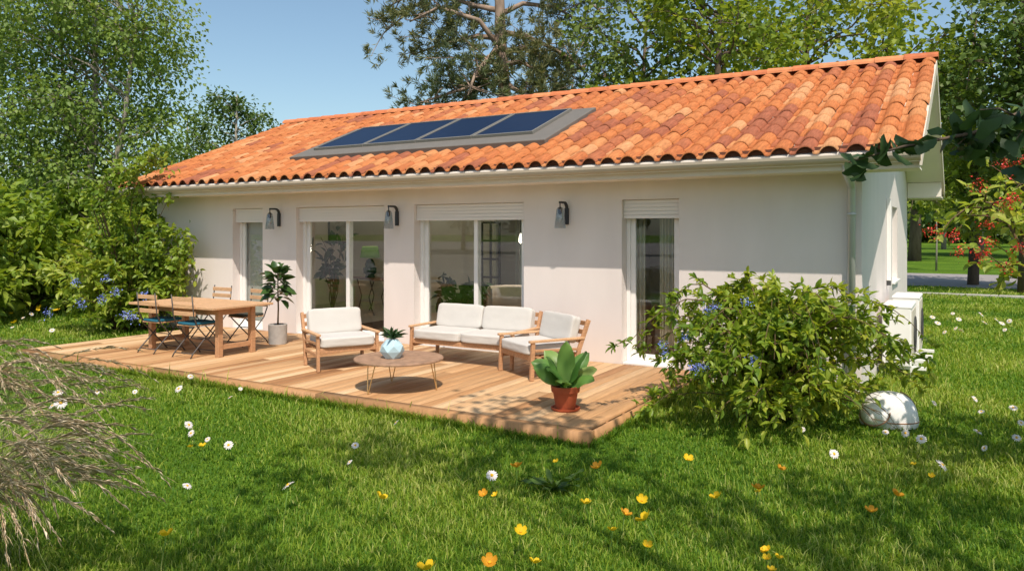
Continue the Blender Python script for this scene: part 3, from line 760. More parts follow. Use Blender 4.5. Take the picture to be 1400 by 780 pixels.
def folding_chair(label, loc, rz, cush, group='folding garden chairs round the table'):
    """local front = +Y"""
    t = thing('folding_chair', label, 'chair', loc, rz, group); W_ = .205
    for s in (-1, 1):
        x = s*W_
        m = MB(); m.tube([(x, .25, .0), (x, .20, .06), (x, .02, .25), (x, -.14, .42), (x, -.20, .56), (x, -.235, .86)], .0095, 7); m.build('back_leg', M['iron'], t, smooth=True)
        m = MB(); xi = s*(W_-.022); m.tube([(xi, -.24, 0), (xi, -.20, .06), (xi, .0, .25), (xi, .17, .42)], .0095, 7); m.build('front_leg', M['iron'], t, smooth=True)
    for x, y, z in ((W_, .21, .05), (W_-.02, -.20, .06), (W_, .01, .26)):
        m = MB(); m.tube([(-x, y, z), (x, y, z)], .007, 6); m.build('stretcher', M['iron'], t, smooth=True)
    m = MB()
    for i in range(6): y = -.155+i*.064; m.box(-W_+.012, W_-.012, y, y+.05, .425, .443)
    m.build('seat', M['teak2'], t, bevel=.004)
    puff('seat_pad', -W_+.012, W_-.012, -.165, .225, .444, .480, t, m=cush, seed=5)
    for z in (.60, .70, .80):
        m = MB(); y = -.2-(z-.56)/.3*.035; m.bar((-W_-.015, y+.012, z), (W_+.015, y+.012, z), .016, .058); m.build('back_slat', M['teak2'], t, bevel=.004)
    return t
c1 = folding_chair('folding chair with blue pad on the near side by the flowering shrub', (-9.02, -2.40, 0), 0, 'teal')
c2 = folding_chair('folding chair with blue pad on the near side by the right table leg', (-8.24, -2.40, 0), R(3), 'teal')
c3 = folding_chair('folding chair with dark pad on the wall side of the table farther left', (-9.36, -1.28, 0), R(180), 'dkgrey')
c4 = folding_chair('folding chair with dark pad on the wall side nearest the potted fig', (-8.50, -1.28, 0), R(176), 'dkgrey')

# ------------------------------------------------------------------ heat pump units, mower
def ac_unit(label, y0, L, x0, z0, H_):
    t = thing('heat_pump_unit', label, 'heat pump', (0, y0, GZ), 0, 'white heat pump units on the gable wall'); zb = z0-GZ; D_ = .335
    m = MB(); m.box(x0, x0+D_, 0, L, zb, zb+H_); b = m.build('casing', M['white'], t, bevel=.018, seg=3)
    m = MB(); m.box(x0-.006, x0+D_+.008, -.006, L+.006, zb+H_-.03, zb+H_+.006); m.build('lid', M['white'], t, bevel=.012)
    m = MB(); m.box(x0+D_+.001, x0+D_+.006, .03, L-.03, zb+.05, zb+H_-.06); m.build('grille', M['beige'], t)
    m = MB(); c = (x0+D_+.006, L*.58, zb+H_*.48)
    for r in (.09, .16, .23):
        m.tube([(c[0]+.012, c[1]+r*math.cos(a), c[2]+r*math.sin(a)) for a in np.linspace(0, 2*math.pi, 25)], .007, 6)
    for k in range(6): a = k*math.pi/3; m.tube([(c[0]+.01, c[1], c[2]), (c[0]+.01, c[1]+.24*math.cos(a), c[2]+.24*math.sin(a))], .004, 5)
    m.build('fan_guard', M['rubber'], t)
    for y in (.10, L-.14):
        m = MB(); m.box(.01, x0+D_+.16, y, y+.045, zb-.045, zb-.001); m.box(x0+.02, x0+.08, y, y+.045, 0, zb-.046); m.box(x0+D_-.02, x0+D_+.04, y, y+.045, 0, zb-.046)
        m.build('stand_foot', M['white'], t, bevel=.004)
    return t
ac_unit('white heat pump box on the gable wall nearer the shrub', 1.50, .88, .07, .02, .76)
ac_unit('white heat pump box on the gable wall farther from the shrub', 2.62, .82, .10, .02, .80)
mw = thing('robot_mower', 'small white domed robot mower with brown trim in the grass', 'robot mower', (.37, -1.26, GZ), R(12)); mw.scale = (1.1, 1.1, 1.05)
m = MB()
def shell(u, v):  # low rounded body
    return (.235*math.cos(u)*math.cos(v)**.7, .17*math.sin(u)*math.cos(v)**.7, .05+.26*math.sin(v))
nu, nv = 32, 10; o = 0
for i in range(nv+1):
    v = (i/nv)*math.pi/2*.999
    for j in range(nu): m.v.append(shell(2*math.pi*j/nu, v))
for i in range(nv):
    for j in range(nu): m.f.append((i*nu+j, i*nu+(j+1) % nu, (i+1)*nu+(j+1) % nu, (i+1)*nu+j)); m.mi.append(0)
m.build('shell', M['mower'], mw, smooth=True)
m = MB(); m.lathe([(.18, .0), (.225, .01), (.236, .05), (.2, .052)], n=32, sy=.73); m.build('skirt', M['mower'], mw)
from mathutils import Matrix
hd = MB(); Rm = Matrix.Rotation(R(50), 3, 'X'); Rz = Matrix.Rotation(R(-28), 3, 'Z'); pc = Vector((-.12, -.115, .125))
tmp = MB(); tmp.lathe([(.118, -.05), (.118, .0), (.105, .045), (.075, .078), (.04, .093), (0, .097)], n=28)
hd._add([tuple(Rz @ (Rm @ Vector(v))+pc) for v in tmp.v], tmp.f); hd.build('hatch_dome', M['mower'], mw, smooth=True)
tr = MB(); tr.tube([tuple(Rz @ (Rm @ Vector((.121*math.cos(a), .121*math.sin(a), .005)))+pc) for a in np.linspace(0, 2*math.pi, 33)], .006, 6)
tr.tube([shell(a, .05) for a in np.linspace(0, 2*math.pi, 41)], .006, 6)
tr.tube([(x*.985, .03, z) for x, z in [(.235*math.cos(v)**.7, .055+.262*math.sin(v)) for v in np.linspace(.02, 1.3, 14)]], .006, 6)
tr.build('trim', M['trim'], mw, smooth=True)

# ------------------------------------------------------------------ things seen through the panes
cs = thing('console_table', 'dark console table with curved legs behind the left sliding door', 'console table', (-9.78+1.35, 3.35, 0), R(-28))
P = on_plane(508, 379, 3.2); cs.location = (P[0], 3.2, 0)
m = MB(); m.box(-.62, .62, -.19, .19, P[2]-.04, P[2]); m.build('console_top', M['trim'], cs, bevel=.006)
for s in (-1, 1):
    for y in (-.14, .14):
        m = MB(); zt3 = P[2]-.041; m.tube([(s*.5, y, zt3), (s*.40, y, zt3*.82), (s*.22, y, zt3*.5), (s*.36, y, zt3*.18), (s*.52, y, 0)], .013, 8); m.build('leg', M['iron'], cs, smooth=True)
lp = thing('table_lamp', 'table lamp with green shade on the console behind the sliding door', 'table lamp', (P[0], 3.15, P[2]))
m = MB(); m.lathe([(0, 0), (.10, 0), (.11, .03), (.09, .06), (.14, .10), (.14, .20), (.10, .24), (.11, .28), (.08, .36), (.03, .40), (0, .40)], n=24); m.build('lamp_base', M['lampbase'], lp, smooth=True)
m = MB(); m.lathe([(.21, .42), (.17, .66), (.165, .66), (.205, .42)], n=28); m.build('lamp_shade', M['lampgreen'], lp, smooth=True)
ld = bpy.data.lights.new('table_lamp_light', 'POINT'); ld.energy = 26; ld.color = (1, .88, .68); ld.shadow_soft_size = .06; lo = bpy.data.objects.new('table_lamp_light', ld); COL.objects.link(lo); lo.parent = lp; lo.location = (0, 0, .60)
def indoor_plant(label, loc, h, rad, n, s, seed):
    rng = np.random.default_rng(seed); t = thing('indoor_plant', label, 'indoor plant', loc)
    m = MB(); m.lathe([(0, 0), (.14, 0), (.18, .30), (.165, .30), (.15, .27), (0, .27)], n=24); m.build('pot', M['concrete'], t)
    m = MB(); Cs = []; Ds = []
    for i in range(9):
        a = i*2.4; e = (rad*(.4+.6*rng.random())*math.cos(a), rad*(.4+.6*rng.random())*math.sin(a), h*(.6+.4*rng.random()))
        bp = branch_path((0, 0, .25), e, .08, rng, 4); m.tube(bp, [.012, .01, .008, .006, .004], 6)
        for k in range(n//9): q = bp[2+rng.integers(0, 3)]; Cs.append(q+rng.normal(size=3)*.06); Ds.append(rng.normal(size=3)+np.array([0, 0, .2]))
    m.build('stem', M['stem'], t, smooth=True); leaf_obj('foliage', np.array(Cs), np.array(Ds), s*(.7+.6*rng.random(len(Cs))), M['roomleaf'], t, wid=.5, fine=True, rng=rng)
P = on_plane(449, 400, 1.2); indoor_plant('tall dark leafy plant behind the left pane of the sliding door', (P[0]+.1, 1.2, 0), 1.7, .28, 60, .24, 4)
P = on_plane(628, 400, 1.1); indoor_plant('bushy green plant behind the pane above the sofa', (P[0], 1.1, 0), .95, .5, 120, .24, 8)
P = on_plane(676, 380, 2.6); indoor_plant('low green plant indoors beside the cream tub chair', (P[0]-.1, 2.6, 0), .75, .4, 80, .2, 9)
_q = min((on_plane(463, 316, y/50) for y in range(100, 260)), key=lambda p: abs(p[0]+12.28))
pc_ = thing('picture_frame', 'framed picture on the room wall behind the sliding door', 'picture', (-12.275, _q[1], _q[2]), R(90))
m = MB(); m.box(-.30, .30, 0, .012, -.26, .26); m.build('print', M['picture'], pc_)
m = MB()
for b in ((-.34, .34, .26, .30), (-.34, .34, -.30, -.26)): m.box(b[0], b[1], -.012, .02, b[2], b[3])
for x in (-.34, .30): m.box(x, x+.04, -.012, .02, -.26, .26)
m.build('frame', M['iron'], pc_)
P0_, P1_ = on_plane(659, 370, 4.4), on_plane(683, 304, 4.4)
gs = thing('grid_screen', 'black framed glass screen with small panes inside the living room', 'glass screen', ((P0_[0]+P1_[0])/2, 4.4, 0))
m = MB(); hw = (P1_[0]-P0_[0])/2; zt4 = P1_[2]
for i in range(3): x = -hw+hw*i; m.box(x-.02, x+.02, -.02, .02, 0, zt4)
for i in range(6): z = zt4*i/5; m.box(-hw+.021, hw-.021, -.018, .018, max(0, z-.02), z+.02)
m.build('frame', M['black'], gs)
m = MB(); m.box(-hw+.02, hw-.02, -.003, .003, .02, zt4-.02); m.build('pane', M['glass'], gs)
P = on_plane(697, 400, 2.0)
tc_ = thing('tub_chair', 'cream rounded tub chair seen through the pane above the sofa', 'tub chair', (P[0], 2.0, 0), R(25))
m = MB(); n = 18
for i in range(n+1):
    a = R(-20+220*i/n)
    for r, z in ((.36, .12), (.40, .45), (.40, .74), (.36, .79), (.31, .74), (.30, .42), (.28, .40)): m.v.append((r*math.cos(a), r*math.sin(a), z))
for i in range(n):
    for j in range(6): m.f.append((i*7+j, (i+1)*7+j, (i+1)*7+j+1, i*7+j+1)); m.mi.append(0)
m.f += [tuple(range(6, -1, -1)), tuple(n*7+j for j in range(7))]; m.mi += [0, 0]
m.build('tub_back', M['cream'], tc_, smooth=True)
m = MB(); m.lathe([(0, .12), (.29, .12), (.30, .16), (.30, .40), (.27, .44), (0, .45)], n=28); m.build('seat', M['cream'], tc_, smooth=True)
for k in range(4): a = R(45+90*k); m = MB(); m.tube([(.2*math.cos(a), .2*math.sin(a), .121), (.26*math.cos(a), .26*math.sin(a), 0)], [.018, .012], 8); m.build('leg', M['teak'], tc_)
P = on_plane(712, 325, 2.8); pl_ = thing('pendant_bulb', 'pale pendant lamp hanging indoors behind the right sliding pane', 'pendant lamp', (P[0], 2.8, P[2]))
m = MB(); m.tube([(0, 0, .1), (0, 0, 2.419-P[2])], .006, 6); m.build('cord', M['black'], pl_)
m = MB(); m.lathe([(0, -.10), (.03, -.085), (.045, -.03), (.032, .03), (.014, .08), (0, .085)], n=20); m.build('shade', M['glow'], pl_, smooth=True)
ld = bpy.data.lights.new('pendant_light', 'POINT'); ld.energy = 30; ld.color = (1, .86, .68); ld.shadow_soft_size = .09; lo = bpy.data.objects.new('pendant_light', ld); COL.objects.link(lo); lo.parent = pl_; lo.location = (0, 0, -.26)
rg_ = tag(MB().box(-8.75, -6.9, .8, 2.3, .002, .014).build('rug', M['rug']), 'dark brown rug on the floor inside the left sliding door', 'rug')
def curtain(label, x0, x1, y, seed):
    m = MB(); n = 60; r_ = random.Random(seed)
    for i in range(n+1):
        x = x0+(x1-x0)*i/n; yy = y+.028*math.sin(i*1.05)+.01*math.sin(i*.37)
        for z in (.03, 1.2, 2.38): m.v.append((x, yy+(.006 if z < 1 else 0), z))
    for i in range(n):
        for j in range(2): m.f.append((i*3+j, i*3+3+j, i*3+4+j, i*3+1+j)); m.mi.append(0)
    o = m.build('curtain', M['curtain'], smooth=True); so = o.modifiers.new('thick', 'SOLIDIFY'); so.thickness = .004
    return tag(o, label, 'curtain')
tag(MB().box(-10.40, -9.64, .262, .268, .02, OT-.02).build('window_blind', M['blind']), 'plain grey blind drawn behind the narrow door by the dining table', 'blind')
curtain('pale grey curtain on the left inside the door by the shrub', -3.25, -2.66, .31, 2)
curtain('pale grey curtain on the right inside the door by the shrub', -2.46, -2.0, .31, 3)
P = on_plane(905, 408, 1.0); bn = thing('bench', 'low pale bench inside the narrow door by the shrub', 'bench', (P[0], 1.0, 0))
m = MB(); m.box(-.6, .6, -.18, .18, P[2]-.04, P[2]); m.build('bench_top', M['white'], bn, bevel=.005)
for x in (-.52, .52): m = MB(); m.box(x-.03, x+.03, -.15, .15, 0, P[2]-.041); m.build('leg', M['trim'], bn)

# ------------------------------------------------------------------ shrubs
def arching_shrub(name, label, loc, nst, reach, height, nleaf, size, lm, seed, cat='shrub', kmin=.5, kmax=.82, wid=.45, azr=(0, 360), asym=(0, 0), twigs=7, group=None,
                  flowers=0, fm=None, fs=.05, droop=.25, tmin=.22, fine=True, hmin=.45, rmin=.3, flat=.55, fname='flower_cluster', fpos=None, clear=None):
    rng = np.random.default_rng(seed); root = thing(name, label, cat, loc, 0, group); tr = MB(); C = []; D_ = []; pts = []
    for s in range(nst):
        az = R(azr[0]+(azr[1]-azr[0])*(s+rng.random())/nst); rr = rmin+(1-rmin)*rng.random()**.6; k = kmin+(kmax-kmin)*rr*(.7+.3*rng.random())
        rx = reach*rr; h = height*(hmin+(1-hmin)*rng.random()**.7)*(1-.35*max(0, rr-.7)); b = np.array([rng.normal()*.07, rng.normal()*.07, 0]); n = 9; path = []
        wob = rng.normal(size=2)*.10*reach
        for i in range(n+1):
            t = i/n; q = t**1.15; p = b+np.array([math.cos(az)*rx*q, math.sin(az)*rx*q, h*math.sin(math.pi*k*t)/(1 if k >= .5 else math.sin(math.pi*k))])
            p[:2] += wob*t*t+np.array(asym)*t; p[2] = max(.03, p[2]); path.append(p)
        r0 = .007+.006*height*rng.random(); tr.tube(path, [r0*(1-.8*i/n) for i in range(n+1)], 5, cap=False)
        path = np.array(path); seg = []
        for q in range(twigs):
            t = tmin+(1-tmin)*(q+rng.random())/twigs; i = min(n-1, int(t*n)); a = path[i]+(path[i+1]-path[i])*(t*n-i); dr = unit(path[i+1]-path[i])
            d = unit(dr*.7+rng.normal(size=3)*.75+np.array([0, 0, .15])); L = (.16+.22*rng.random())*max(.6, height*.6)*(1.1-.3*t)
            e = a+d*L; e[2] = max(.04, e[2]-.05); mid = (a+e)/2+np.array([0, 0, .03]); tr.tube([a, mid, e], [r0*.35, r0*.28, r0*.12], 4, cap=False); seg.append((a, mid, e, d))
        nl = nleaf//nst
        for j in range(nl):
            if rng.random() < .25:
                t = tmin+(1-tmin)*rng.random(); i = min(n-1, int(t*n)); p = path[i]+(path[i+1]-path[i])*(t*n-i); dr = unit(path[i+1]-path[i])
            else:
                a, mid, e, dr = seg[rng.integers(0, len(seg))]; t = rng.random()**.7; p = a*(1-t)**2+2*mid*t*(1-t)+e*t*t if t < 1 else e
            C.append(p); D_.append(unit(dr*.6+rng.normal(size=3)*.6+np.array([0, 0, .05])))
            if rng.random() < .02: pts.append(p)
    C = np.array(C); D_ = np.array(D_); ok = C[:, 2] > .03
    if clear: ok &= ~((C[:, 0] > clear[0]) & (C[:, 1] < clear[1]) & (C[:, 2] < clear[2]))
    C = C[ok]; D_ = D_[ok]
    tr.build('stems', M['stem'], root, smooth=True)
    leaf_obj('foliage', C, D_, size*(.6+.75*rng.random(len(C))), lm, root, clump_attr(C, 2.2, rng, .5), rng, wid=wid, droop=droop, fine=fine, flat=flat)
    if flowers:
        top = fpos if fpos is not None else [C[i] for i in rng.choice(np.argsort(-(C[:, 2]+.5*np.hypot(C[:, 0], C[:, 1])-.5*C[:, 1]*0))[:len(C)//2], flowers, replace=False)]
        for p in top:
            n = 70; q = np.array(p)+rng.normal(size=(n, 3))*fs*np.array([1, 1, .9])+np.array([0, 0, .03])
            leaf_obj(fname, q, rng.normal(size=(n, 3)), fs*(.35+.3*rng.random(n)), fm, root, None, rng, wid=.9, droop=.1)
    return root

def local(loc, px):     # photo spots on the near face of a shrub -> its own coordinates
    return [np.array(at_depth(x, y, d))-np.array(loc) for x, y, d in px]
bl = (-.60, -1.64, GZ)
arching_shrub('flowering_shrub', 'broad arching green shrub with small blue flowers by the house corner', bl, 120, 1.36, 1.36, 16000, .084, M['shrubleaf'], 21, tmin=.12,
              kmin=.5, kmax=.86, flowers=9, fm=M['bluefl'], fs=.026, hmin=.06, rmin=.15, clear=(.78, .5, .42),
              fpos=local(bl, [(966, 428, 7.2), (977, 424, 7.1), (1020, 417, 7.0), (937, 465, 6.9), (906, 475, 7.2), (911, 488, 7.1), (948, 508, 6.7), (962, 506, 6.7), (1030, 498, 6.4), (1121, 513, 6.5), (1078, 447, 6.9)]))
b2 = (-12.55, -.75, GZ)
arching_shrub('flowering_shrub', 'bushy green shrub with blue flowers at the left end of the deck', b2, 56, 1.3, 1.9, 6500, .125, M['hedgeleaf'], 22,
              kmin=.42, kmax=.75, flowers=9, fm=M['bluefl'], fs=.042, hmin=.15, tmin=.12,
              fpos=local(b2, [(146, 383, 13.2), (103, 388, 13.0), (158, 401, 12.8), (66, 430, 12.9), (110, 417, 12.6), (172, 432, 12.6), (182, 436, 12.5), (198, 405, 13.2), (140, 412, 12.8)]))
# climber on the left corner of the house
def climber():
    rng = np.random.default_rng(33); root = thing('climbing_vine', 'leafy climbing vine covering the left corner of the house up to the roof', 'climber', (-12.3, -.28, GZ)); tr = MB(); C = []; D_ = []
    ends = []
    for s in range(36):
        x = rng.normal()*.55-.25; z = .8+1.6*rng.random(); y = -.15-.55*rng.random()
        if s < 9: x = .3+rng.random()*1.0; y = -.08-.3*rng.random(); z = .7+1.6*rng.random()
        if s > 28: x = -.3+1.5*rng.random(); z = 2.75+.18*rng.random(); y = -.4-.3*rng.random()
        bp = branch_path((rng.normal()*.25-.2, -.1+rng.normal()*.12, 0), (x, y, z), .06, rng, 7, .06); bp = [np.array([p[0], min(p[1], -.02+.25), p[2]]) for p in bp]
        if s > 31:
            x = -.7+1.5*rng.random(); y = -.75+.6*rng.random(); a = np.array([x-.5, -.9, 2.35]); b = np.array([x-.2, -.84, 2.86]); e = np.array([x+.2, y, 2.80+.40*(y+.9)+.12]); st_ = np.array([x*.5-.3, -.2, 0])
            bp = [st_, st_*.5+a*.5, a, (a+b)/2, b, (b+e)/2, e, e+np.array([.15, .05, .03])]
        tr.tube(bp, [.012*(1-.1*i) for i in range(8)], 5, cap=False); bp = np.array(bp)
        for q in range(9):
            i = 2+rng.integers(0, 6); a = bp[min(i, 7)]; e = a+rng.normal(size=3)*np.array([.28, .14, .22]); e[1] = min(e[1], .2); e[2] = max(e[2], 2.98+.4*(e[1]-.0)) if s > 31 and i > 4 else e[2]; tr.tube([a, e], [.004, .002], 4, cap=False)
            for k in range(17): t = rng.random(); C.append(a+(e-a)*t+rng.normal(size=3)*.05); D_.append(rng.normal(size=3)+np.array([0, -.4, -.2]))
    tr.build('stems', M['stem'], root, smooth=True); C = np.array(C); C[:, 1] = np.minimum(C[:, 1], .2)
    leaf_obj('foliage', C, np.array(D_), .105*(.6+.7*rng.random(len(C))), M['hedgeleaf'], root, clump_attr(C, 2., rng, .5), rng, wid=.6, fine=True, droop=.3)
climber()
# hedge shrubs at the left edge of the lawn
for i, (px, py, d, h, rc, lab) in enumerate([(-70, 432, 15.5, 2.6, 1.5, 'tall light green shrub at the far left edge of the lawn'), (45, 428, 17.5, 2.7, 1.7, 'rounded green shrub beneath the birch left of the flowers'), (118, 424, 18.5, 2.9, 1.6, 'dense green shrub between the birch and the house corner'),
                                            (190, 420, 21, 3.6, 1.6, 'green shrub beside the hidden left gable of the house')]):
    x, y, _ = at_depth(px, py, d)
    tree('garden_shrub', lab, (x, y, GZ), [(0, 0, 0), (.05, .02, h*.4), (0, .05, h*.8)], ell_clumps(15, (0, 0, h*.5), (rc, rc*.8, h*.48), .62, 50+i), 4200, .21, M['hedgeleaf'], M['bark'], 60+i, r0=.06, cat='shrub', limb_r=.025, start=(.05, .9), wid=.6, group='shrubs along the left lawn edge', twigs=6)

# ------------------------------------------------------------------ trees
def P3(px, py, d): return at_depth(px, py, d)
x, y, _ = P3(115, 430, 20.5)
tree('birch_tree', 'tall birch with small leaves and pale stems rising above the left shrubs', (x, y, GZ), None,
     ell_clumps(86, (-.45, 0, 6.4), (3.5, 3.0, 5.4), 1.05, 71, inner=.12), 42000, .112, M['birchleaf'], M['barkpale'], 72, r0=.14, limb_r=.022, start=(.12, .97), wid=.8, twigs=8, hang=.5, shell=.85, tint=.7,
     trunks=[[(0, 0, 0), (.1, 0, 2), (.3, .1, 4.5), (.2, .2, 7.5), (.4, .1, 11)], [(-.2, .1, 0), (-.8, .2, 2.4), (-1.4, .3, 5), (-1.9, .4, 8)], [(.25, -.1, 0), (.9, 0, 2.2), (1.6, .1, 4.6), (2.0, .2, 7.4)]])
x, y, _ = P3(322, 300, 38)
tree('small_tree', 'slim pale trunked tree beyond the left end of the roof', (x, y, GZ), [(0, 0, 0), (.1, 0, 3), (-.1, .1, 6), (.1, 0, 8.6)],
     ell_clumps(22, (.1, 0, 6.2), (2.5, 2.2, 3.0), .85, 81, inner=.2), 4200, .20, M['darkleaf'], M['barkpale'], 82, r0=.16, limb_r=.03, wid=.7, tint=.6)
x, y, _ = P3(255, 300, 42)
tree('small_tree', 'rounded green tree between the birch and the slim tree', (x, y, GZ), [(0, 0, 0), (.1, 0, 3), (-.1, .1, 6), (.1, 0, 8)],
     ell_clumps(20, (.1, 0, 5.6), (2.6, 2.2, 3.2), .9, 83, inner=.2), 4200, .22, M['darkleaf'], M['barkpale'], 84, r0=.16, limb_r=.03, wid=.7, tint=.6)

def pine():
    rng = np.random.default_rng(91); d = 27; x, y, _ = P3(690, 300, d); root = thing('pine_tree', 'tall open pine with twisted bare limbs behind the roof ridge', 'tree', (x, y, GZ))
    def q(px, py, dd=0):
        a = np.array(at_depth(px, py, d+dd)); return a-np.array([x, y, GZ])
    tr = MB(); tk = [np.array([0, 0, 0]), q(694, 180), q(688, 105), q(685, 60), q(683, 0), q(686, -60), q(690, -110)]
    tr.tube(tk, [.28, .24, .22, .20, .17, .12, .06], 10)
    limbs = []
    for a, b, c, e, dd in [((683, 65), (655, 28), (600, 10), (560, 30), -.5), ((682, 52), (650, 50), (610, 58), (565, 75), 1.), ((686, 100), (668, 78), (640, 120), (575, 140), -1.5), ((686, 112), (655, 118), (620, 150), (560, 150), .5),
                           ((690, 45), (720, 50), (760, 68), (800, 95), -1.), ((690, 70), (715, 66), (745, 80), (790, 110), 1.5), ((691, 88), (712, 84), (740, 100), (785, 128), -.4), ((684, 20), (715, 5), (760, 10), (810, 40), .6),
                           ((683, 0), (650, -20), (600, -30), (530, 10), .5), ((684, -20), (720, -40), (770, -30), (825, 20), -.5), ((684, 15), (650, 8), (590, -10), (525, 45), 1.), ((686, -60), (650, -80), (600, -70), (560, -40), -.6), ((687, -60), (730, -80), (780, -70), (800, -40), .4),
                           ((686, 105), (700, 120), (720, 130), (760, 140), -1.8), ((684, 60), (668, 80), (650, 100), (640, 130), -2.2)]:
        p = [q(*a), q(*b, dd*.4), q(*c, dd*.8), q(*e, dd)]; tr.tube(p, [.11, .085, .06, .025], 7); limbs.append(p)
    C = []; D_ = []
    for p in limbs:
        for k in range(15):
            t = .33+.67*rng.random()**.8; i = min(2, int(t*3)); a = p[i]+(p[i+1]-p[i])*(t*3-i)
            e = a+rng.normal(size=3)*np.array([.75, .8, .5])+np.array([0, 0, .15]); tr.tube([a, (a+e)/2+rng.normal(size=3)*.08, e], [.028, .018, .008], 4, cap=False)
            for u in range(8):
                tt = .35+.7*rng.random(); c = a+(e-a)*tt+rng.normal(size=3)*.22; ax = unit(e-a+rng.normal(size=3)*.6+np.array([0, 0, .4]))
                n = 20; dirs = unit(ax+rng.normal(size=(n, 3))*.55); C.append(np.repeat(c[None], n, 0)+dirs*.02+ax*rng.random((n, 1))*.16); D_.append(dirs)
    tr.build('trunk', M['barkpine'], root, smooth=True); C = np.concatenate(C); D_ = np.concatenate(D_)
    leaf_obj('crown', C, D_, .26*(.7+.5*rng.random(len(C))), M['needle'], root, clump_attr(C, 1.0, rng, .4), rng, wid=.10, droop=.05, flat=.1)
pine()
for i, (px, d, h, cz, rad, n, nl, sz, lm, lab) in enumerate([
    (880, 24, 9.5, 5.6, (2.3, 2.2, 4.2), 30, 7200, .17, 'darkleaf', 'dark bushy tree behind the roof just right of the pine'),
    (985, 21, 10.5, 6.2, (2.7, 2.3, 4.3), 34, 6600, .18, 'mapleleaf', 'bright green maple behind the middle of the roof ridge'),
    (1105, 23, 11, 6.6, (2.9, 2.4, 4.4), 34, 5600, .19, 'mapleleaf', 'broad yellow green maple behind the right half of the ridge'),
    (1215, 25, 10.5, 5.5, (2.0, 2.2, 3.9), 20, 2300, .20, 'mapleleaf', 'thin light maple with sky showing through near the ridge end'),
    (1330, 27, 10.5, 5.0, (2.3, 2.3, 3.5), 27, 5000, .20, 'mapleleaf', 'yellow green maple beyond the right gable of the house'),
    (1400, 23, 12, 6.6, (2.6, 2.5, 4.4), 34, 6800, .18, 'darkleaf', 'dark green tree at the upper right edge'),
    (1500, 22, 11, 6.0, (2.6, 2.5, 4.6), 26, 6000, .2, 'darkleaf', 'dark tree standing past the right edge of the garden')]):
    x, y, _ = P3(px, 300, d)
    tree('leafy_tree', lab, (x, y, GZ), [(0, 0, 0), (.1, .05, h*.3), (-.1, .1, h*.6), (.1, 0, h*.9)], ell_clumps(n, (0, 0, cz+.4), rad, .95, 100+i, inner=.15), nl, sz, M[lm], M['bark'], 120+i, r0=.19, limb_r=.04, wid=.85,
         start=(.2, .95), twigs=7, tint=.8, shell=.6, group='broadleaf trees behind the house')
# park trees beyond the road
for i, (px, d, h, cr_, nl, lab) in enumerate([(1250, 50, 12, 4.2, 6000, 'large park tree with thick grey trunk beyond the road'), (1340, 62, 11, 4.5, 5000, 'park tree beyond the road behind the berry shrub'), (1180, 68, 13, 5., 4500, 'tall park tree hidden partly by the gable wall'),
                                               (1430, 55, 12, 4.6, 5000, 'park tree beyond the road at the right edge'), (1290, 85, 14, 5.5, 4500, 'distant park tree between the two nearer trunks'), (1385, 95, 14, 6., 4500, 'distant park tree far behind the red berries'), (1230, 110, 15, 6.5, 4500, 'most distant park tree beside the gable wall')]):
    x, y, _ = P3(px, 300, d)
    tree('park_tree', lab, (x, y, GZ), [(0, 0, 0), (.1, 0, h*.25), (0, .2, h*.5), (.1, 0, h*.85)], ell_clumps(24, (0, 0, h*.58), (cr_, cr_, h*.36), h*.12, 140+i, inner=.2), nl, .42, M['darkleaf'], M['barkpale'] if i else M['bark'], 160+i, r0=.42 if i == 0 else .28, limb_r=.06, wid=.8, tint=.4, start=(.3, .95),
         group='trees in the park beyond the road')
x, y, _ = P3(1280, 358, 37); 
tree('young_tree', 'thin staked sapling on the grass beyond the road', (x, y, GZ), [(0, 0, 0), (.02, 0, 1.4), (0, .03, 2.8), (.03, 0, 3.6)], [(0, 0, 3.2, .6), (.3, .1, 3.7, .5), (-.3, 0, 3.6, .5), (0, .1, 4.2, .5)], 900, .16, M['mapleleaf'], M['barkpale'], 180, r0=.05, limb_r=.012)
# far wood at the end of the park
rng = np.random.default_rng(200); C = []
for i in range(60):
    ang = -.75+1.9*i/59; dd = 150+30*rng.random(); cx = CAM[0]+dd*math.sin(ang-.2-YAW*.4); cy = CAM[1]+dd*math.cos(ang-.2-YAW*.4)
    hh = 9+5*rng.random(); k = 900; d = unit(rng.normal(size=(k, 3))); C.append(np.array([cx, cy, hh*.5])+d*(rng.random((k, 1))**.4)*np.array([6, 6, hh*.52]))
C = np.concatenate(C); C[:, 2] = np.maximum(C[:, 2], .2)
fw = leaf_obj('far_wood', C, rng.normal(size=C.shape), 1.5*(.6+.7*rng.random(len(C))), M['darkleaf'], None, clump_attr(C, .12, rng, .3), rng, wid=.9)
tag(fw, 'distant belt of dark trees closing the view', 'wood', kind='stuff')
